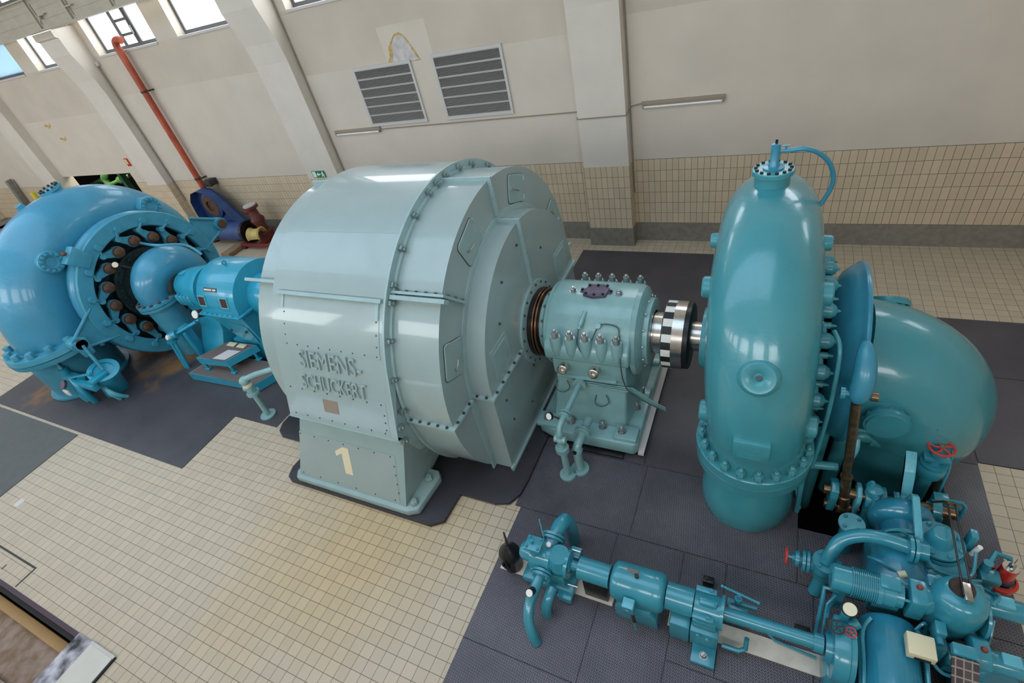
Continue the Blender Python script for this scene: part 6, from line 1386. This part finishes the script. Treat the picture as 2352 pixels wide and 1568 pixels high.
# drain stand with two pipes
ds = thing('drain_valve', 'blue twin-pipe drain valve leaning out of the pump bearing stand', 'valve', (-11.7, -6.2, 0))
mb = MB()
for dy in (0, .09): mb.tube([(-11.15, -5.75-.02+dy, 1.02), (-11.55, -6.12+dy*.6, .90)], .035, 10)
mb.cyl((-11.50, -6.10, .91), (-11.66, -6.20, .88), .09, n=14); mb.ball((-11.66, -6.2, .86), .10, 12); mb.ring((-11.66, -6.2, .76), (0, 0, 1), .04, .12, 0, .03, 16); build('body', mb, M_drive, ds)
for dx in (-.06, .05):
    mb = MB(); mb.tube([(-11.68+dx, -6.2+dx*.2, .78), (-11.72+dx*.8, -6.3, .014)], .04, 10); build('drop_pipe', mb, M_drive, ds)
mb = MB(); mb.cyl((-11.6, -6.22, .90), (-11.6, -6.28, .93), .055); build('label_disc', mb, M_tube, ds)
# pipe stand just left of the generator
pt = thing('stand_pipe', 'pale green stand pipe with white band and floor flange left of the generator', 'pipe', (-8.3, -6.96, 0))
mb = MB(); mb.tube([(-8.28, -6.98, .014), (-8.28, -6.96, .62)], .055, 14); mb.lathe([(0, .05), (0, .15), (.025, .15), (.025, .05)], (-8.28, -6.98, .014), (0, 0, 1), 18); mb.cyl((-8.28, -6.96, .60), (-8.28, -6.96, .90), .085, n=14); mb.ball((-8.28, -6.96, .92), .10, 12); mb.ring((-8.28, -6.96, .62), (0, 0, 1), .04, .12, -.03, .02, 16); mb.cyl((-8.40, -6.98, .72), (-8.20, -6.95, .72), .06); mb.tube([(-8.28, -6.96, .95), (-8.05, -6.85, 1.02), (-7.5, -6.5, 1.05), (-6.42, -5.95, 1.05)], .055, 12); build('pipe', mb, M_ped, pt)
mb = MB(); mb.ring((-8.28, -6.96, .80), (0, 0, 1), .08, .09, 0, .07, 18); build('white_band', mb, M_dial, pt)
# ================================================================== spare parts along the back wall
M_castblue = mat('casting_blue', (50, 76, 126), .5, noise_amt=.16, noise_scale=4)
br = thing('blue_casting', 'blue cast-iron bracket with a round eye leaning against the wall tiles under the orange pipe', 'casting', (-16.5, -.7, 0))
pl = [(-17.55, .42), (-17.62, 1.0), (-17.55, 1.45), (-17.3, 1.74), (-16.95, 1.82), (-16.6, 1.74), (-16.35, 1.5), (-15.9, .85), (-15.65, .55), (-15.7, .42)]
mb = MB(); mb.prism(pl, 'Y', -.42, -.34); build('back_plate', mb, M_castblue, br)
mb = MB(); out = pl[:-1]
for (a_, b_) in zip(out, out[1:]):
    mb.add([(a_[0], -.72, a_[1]), (b_[0], -.72, b_[1]), (b_[0], -.36, b_[1]), (a_[0], -.36, a_[1])], [(0, 1, 2, 3)])
bmesh.ops.solidify(mb.bm, geom=mb.bm.faces[:], thickness=.05)
build('rim', mb, M_castblue, br)
mb = MB(); mb.lathe([(0, .44), (.10, .44), (.14, .36), (.14, .24), (.0, .22)], (-16.9, -.40, 1.22), (0, -1, 0), 32); build('eye_boss', mb, M_castblue, br)
mb = MB(); mb.lathe([(.01, .35), (.155, .35), (.155, .18), (.10, .17), (.10, 0)], (-16.9, -.40, 1.22), (0, -1, 0), 28); build('bore_lining', mb, M_rusty, br)
mb = MB(); mb.cyl((-17.9, -.75, .42), (-15.45, -.75, .42), .32, n=32); build('barrel', mb, M_castblue, br)
mb = MB(); mb.lathe([(0, .22), (.03, .25), (.03, .19), (-.1, .17), (-.1, 0)], (-16.85, -1.04, .48), (0, -1, .1), 24); build('side_opening', mb, M_iron, br)
mb = MB(); mb.ring((-15.45, -.75, .42), (1, 0, 0), .2, .36, 0, .12, 28); mb.cyl((-15.46, -.75, .42), (-15.42, -.75, .42), .22); build('dark_flange', mb, M_iron, br)
mb = MB(); mb.cyl((-17.4, -.75, .0), (-17.4, -.75, .2), .12); mb.cyl((-16.0, -.75, .0), (-16.0, -.75, .2), .12); build('prop', mb, M_brownd, br)
M_brownred = mat('red_brown_iron', (104, 50, 44), .55, noise_amt=.25, noise_scale=8)
vb = thing('brown_valve', 'red-brown valve body standing on end by the wall tiles', 'valve', (-14.95, -.55, 0))
mb = MB(); mb.cyl((-14.9, -.55, .0), (-14.9, -.55, .30), .26, n=20); mb.lathe([(0, .30), (.06, .30), (.08, .17), (.28, .15), (.42, .22), (.48, .22), (.58, .15), (.80, .14), (.84, .24), (.92, .24), (.92, 0)], (-14.9, -.55, .30), (-.05, 0, 1), 24); mb.cyl((-15.2, -.55, 1.06), (-14.95, -.55, 1.06), .13); build('body', mb, M_brownred, vb)
mb = MB(); mb.cyl((-14.95, -.55, 1.22), (-14.95, -.55, 1.26), .2, n=18); build('pale_cap', mb, M_sill, vb)
yr = thing('yellow_trough', 'cream yellow half-round shell lying on the dark red trestle', 'shell', (-14.85, -.85, .2))
mb = MB(); mb.lathe([(0, .24), (.03, .27), (.10, .22), (.36, .22), (.44, .27), (.47, .24), (.47, .21), (.36, .19), (.10, .19), (0, .21), (0, .24)], (-15.1, -.95, .36), (1, .25, 0), 24, -100, 100); build('shell', mb, mat('yellow_paint', (206, 180, 108), .45, noise_amt=.1), yr)
rf = thing('steel_trestle', 'low dark red painted steel trestle on the floor by the wall', 'frame', (-14.7, -.85, 0))
mb = MB()
for y in (-1.15, -.55): mb.box(-15.5, -13.9, y-.05, y+.05, .10, .20, .01)
for x in (-15.45, -14.7, -13.95): mb.box(x-.05, x+.05, -1.1, -.5, .10, .18, .01)
build('frame', mb, mat('dark_red_paint', (116, 38, 36), .5, noise_amt=.2), rf)
for x in (-15.4, -14.0):
    for y in (-1.15, -.55):
        mb = MB(); mb.box(x-.05, x+.05, y-.05, y+.05, 0, .10); build('foot', mb, mat('dark_red_paint', (116, 38, 36), .5), rf)
mb = MB(); mb.box(-15.9, -15.5, -1.75, -.9, 0, .14, .01); build('timber_baulk', mb, mat('raw_timber', (136, 112, 84), .75, noise_amt=.2, noise_scale=9), None, 'short brown timber baulk on the floor before the blue casting', 'timber')
mb = MB(); mb.box(-16.9, -16.62, -.32, -.013, 1.80, 2.0, .01); build('wall_box', mb, mat('dark_box', (50, 48, 46), .6), None, 'small dark box on the wall tiles behind the blue casting', 'box')
# far left corner: turbine runner, beam, yellow rails, grey cabinet
rn = thing('turbine_runner', 'grey steel turbine runner with curved blades at the far left edge', 'runner', (-29.6, -1.7, 0))
M_grey = mat('grey_steel', (122, 120, 118), .4, .5, noise_amt=.15, noise_scale=4)
mb = MB(); mb.lathe([(0, .3), (0, 1.35), (.10, 1.40), (.10, .3)], (-29.6, -1.75, .05), (0, 0, 1), 40); mb.lathe([(0, .3), (.2, .32), (.4, .6), (.46, 1.15), (.52, 1.2), (.54, 1.2), (.54, .3)], (-29.6, -1.75, .45), (0, 0, 1), 40); build('shroud', mb, M_grey, rn)
for k in range(13):
    a = 2*PI*k/13; mb = MB()
    pts = [(-29.6+r*math.cos(a+o), -1.75+r*math.sin(a+o)) for r, o in ((.5, 0), (.85, .16), (1.2, .22))]
    V = [(x, y, .15) for x, y in pts]+[(x, y, .95-.05*i) for i, (x, y) in enumerate(pts)]
    mb.add(V, [(0, 1, 4, 3), (1, 2, 5, 4)]); bmesh.ops.solidify(mb.bm, geom=mb.bm.faces[:], thickness=.03); build('blade', mb, M_grey, rn)
mb = MB(); mb.prism([(-30.55, 2.35), (-30.3, 2.4), (-30.9, .0), (-31.15, .0)], 'Y', -.28, -.08, .01); build('leaning_beam', mb, mat('dull_grey_paint', (132, 128, 120), .6, noise_amt=.12), None, 'grey steel beam leaning upright against the far left wall', 'beam')
yb = thing('yellow_rail', 'short yellow painted upright rail on the grey base at the far left', 'rail', (-27.5, -.8, 0))
mb = MB(); mb.box(-27.62, -27.42, -.84, -.70, 0, 2.02, .01); build('post', mb, mat('signal_yellow', (204, 190, 50), .5, noise_amt=.1), yb)
gc2 = thing('grey_cabinet', 'grey machine cabinet half hidden behind the blue pump, far left', 'cabinet', (-26.8, -1.0, 0))
mb = MB(); mb.box(-27.3, -26.1, -1.3, -.45, 0, 1.58, .02); build('body', mb, mat('cabinet_grey', (120, 114, 102), .6, noise_amt=.1), gc2)
mb = MB(); mb.box(-26.55, -26.35, -.75, -.55, 1.58, 1.85, .01); build('top_box', mb, mat('signal_yellow', (204, 190, 50), .5), gc2)
rb = thing('rubble_rack', 'rusty rack of orange and dark parts before the grey cabinet', 'rack', (-27.6, -1.6, 0))
mb = MB(); mb.box(-28.6, -26.9, -1.75, -1.45, .55, .62); mb.box(-28.6, -28.5, -1.7, -1.5, 0, 1.2); mb.box(-27.0, -26.9, -1.7, -1.5, 0, 1.2); build('rack', mb, mat('rusty_orange', (150, 96, 48), .7, noise_amt=.35, noise_scale=6), rb)
mb = MB(); mb.tube([(-28.3, -1.6, .68), (-27.2, -1.6, .70)], .08, 10); mb.ball((-27.4, -1.6, .82), .13, 12); build('parts', mb, M_brownd, rb)

# ================================================================== stair opening, lower left corner
M_step = mat('worn_brown_step', (128, 104, 80), .7, rgb2=(160, 140, 126), noise_scale=6, bump=.004, bump_scale=22)
M_tanwood = mat('tan_painted_board', (176, 140, 88), .55, noise_amt=.05, noise_scale=3)
M_worn = mat('worn_white_steel', (196, 194, 204), .5, rgb2=(34, 34, 36), noise_scale=5.5, noise_amt=.1, detail=8)
mb = MB(); mb.box(-14, -7.93, -15, -11.02, -.9, -.80); mb.box(-14, -7.93, -11.12, -11.02, -.8, -.02); struct('trim_20', mb, M_dark, flat=True)
mb = MB(); mb.box(-14, -7.93, -15, -11.34, -.72, -.62); mb.box(-14, -7.93, -15, -11.9, -.62, -.55); struct('trim_21', mb, M_step, flat=True)
mb = MB(); mb.box(-14, -7.94, -11.32, -11.18, -.70, -.42, .008); build('tan_board', mb, M_tanwood, None, 'long tan board along the stair opening, lower left corner', 'board')
mb = MB(); mb.box(-14, -7.93, -11.06, -11.0, -.2, .008); struct('trim_22', mb, mat('dark_nosing', (66, 44, 58), .5), flat=True)
mb = MB(); mb.box(-7.93, -7.585, -15, -11.0, -.9, .02); struct('trim_23', mb, M_worn, flat=True)
mb = MB(); mb.box(-7.58, -7.04, -15, -11.0, .0, .03, .006); struct('trim_24', mb, mat('cream_steel_sheet', (206, 202, 190), .45, noise_amt=.05, noise_scale=3))
mb = MB(); mb.box(-7.585, -7.03, -11.03, -10.99, .0, .036, .004); struct('trim_25', mb, M_sill)
mb = MB(); mb.box(-7.045, -7.02, -15, -11.0, .0, .034); struct('trim_26', mb, M_rubedge, flat=True)
# floor hatch outline
mb = MB(); mb.box(-14, -9.87, -10.685, -10.655, 0, .004); mb.box(-9.90, -9.87, -10.98, -10.685, 0, .004); mb.box(-10.55, -10.53, -10.9, -10.82, 0, .004); struct('trim_27', mb, mat('hatch_joint', (60, 62, 58), .7), floor, flat=True) if 0 else build('hatch_joint', mb, mat('hatch_joint', (60, 62, 58), .7), floor, flat=True)
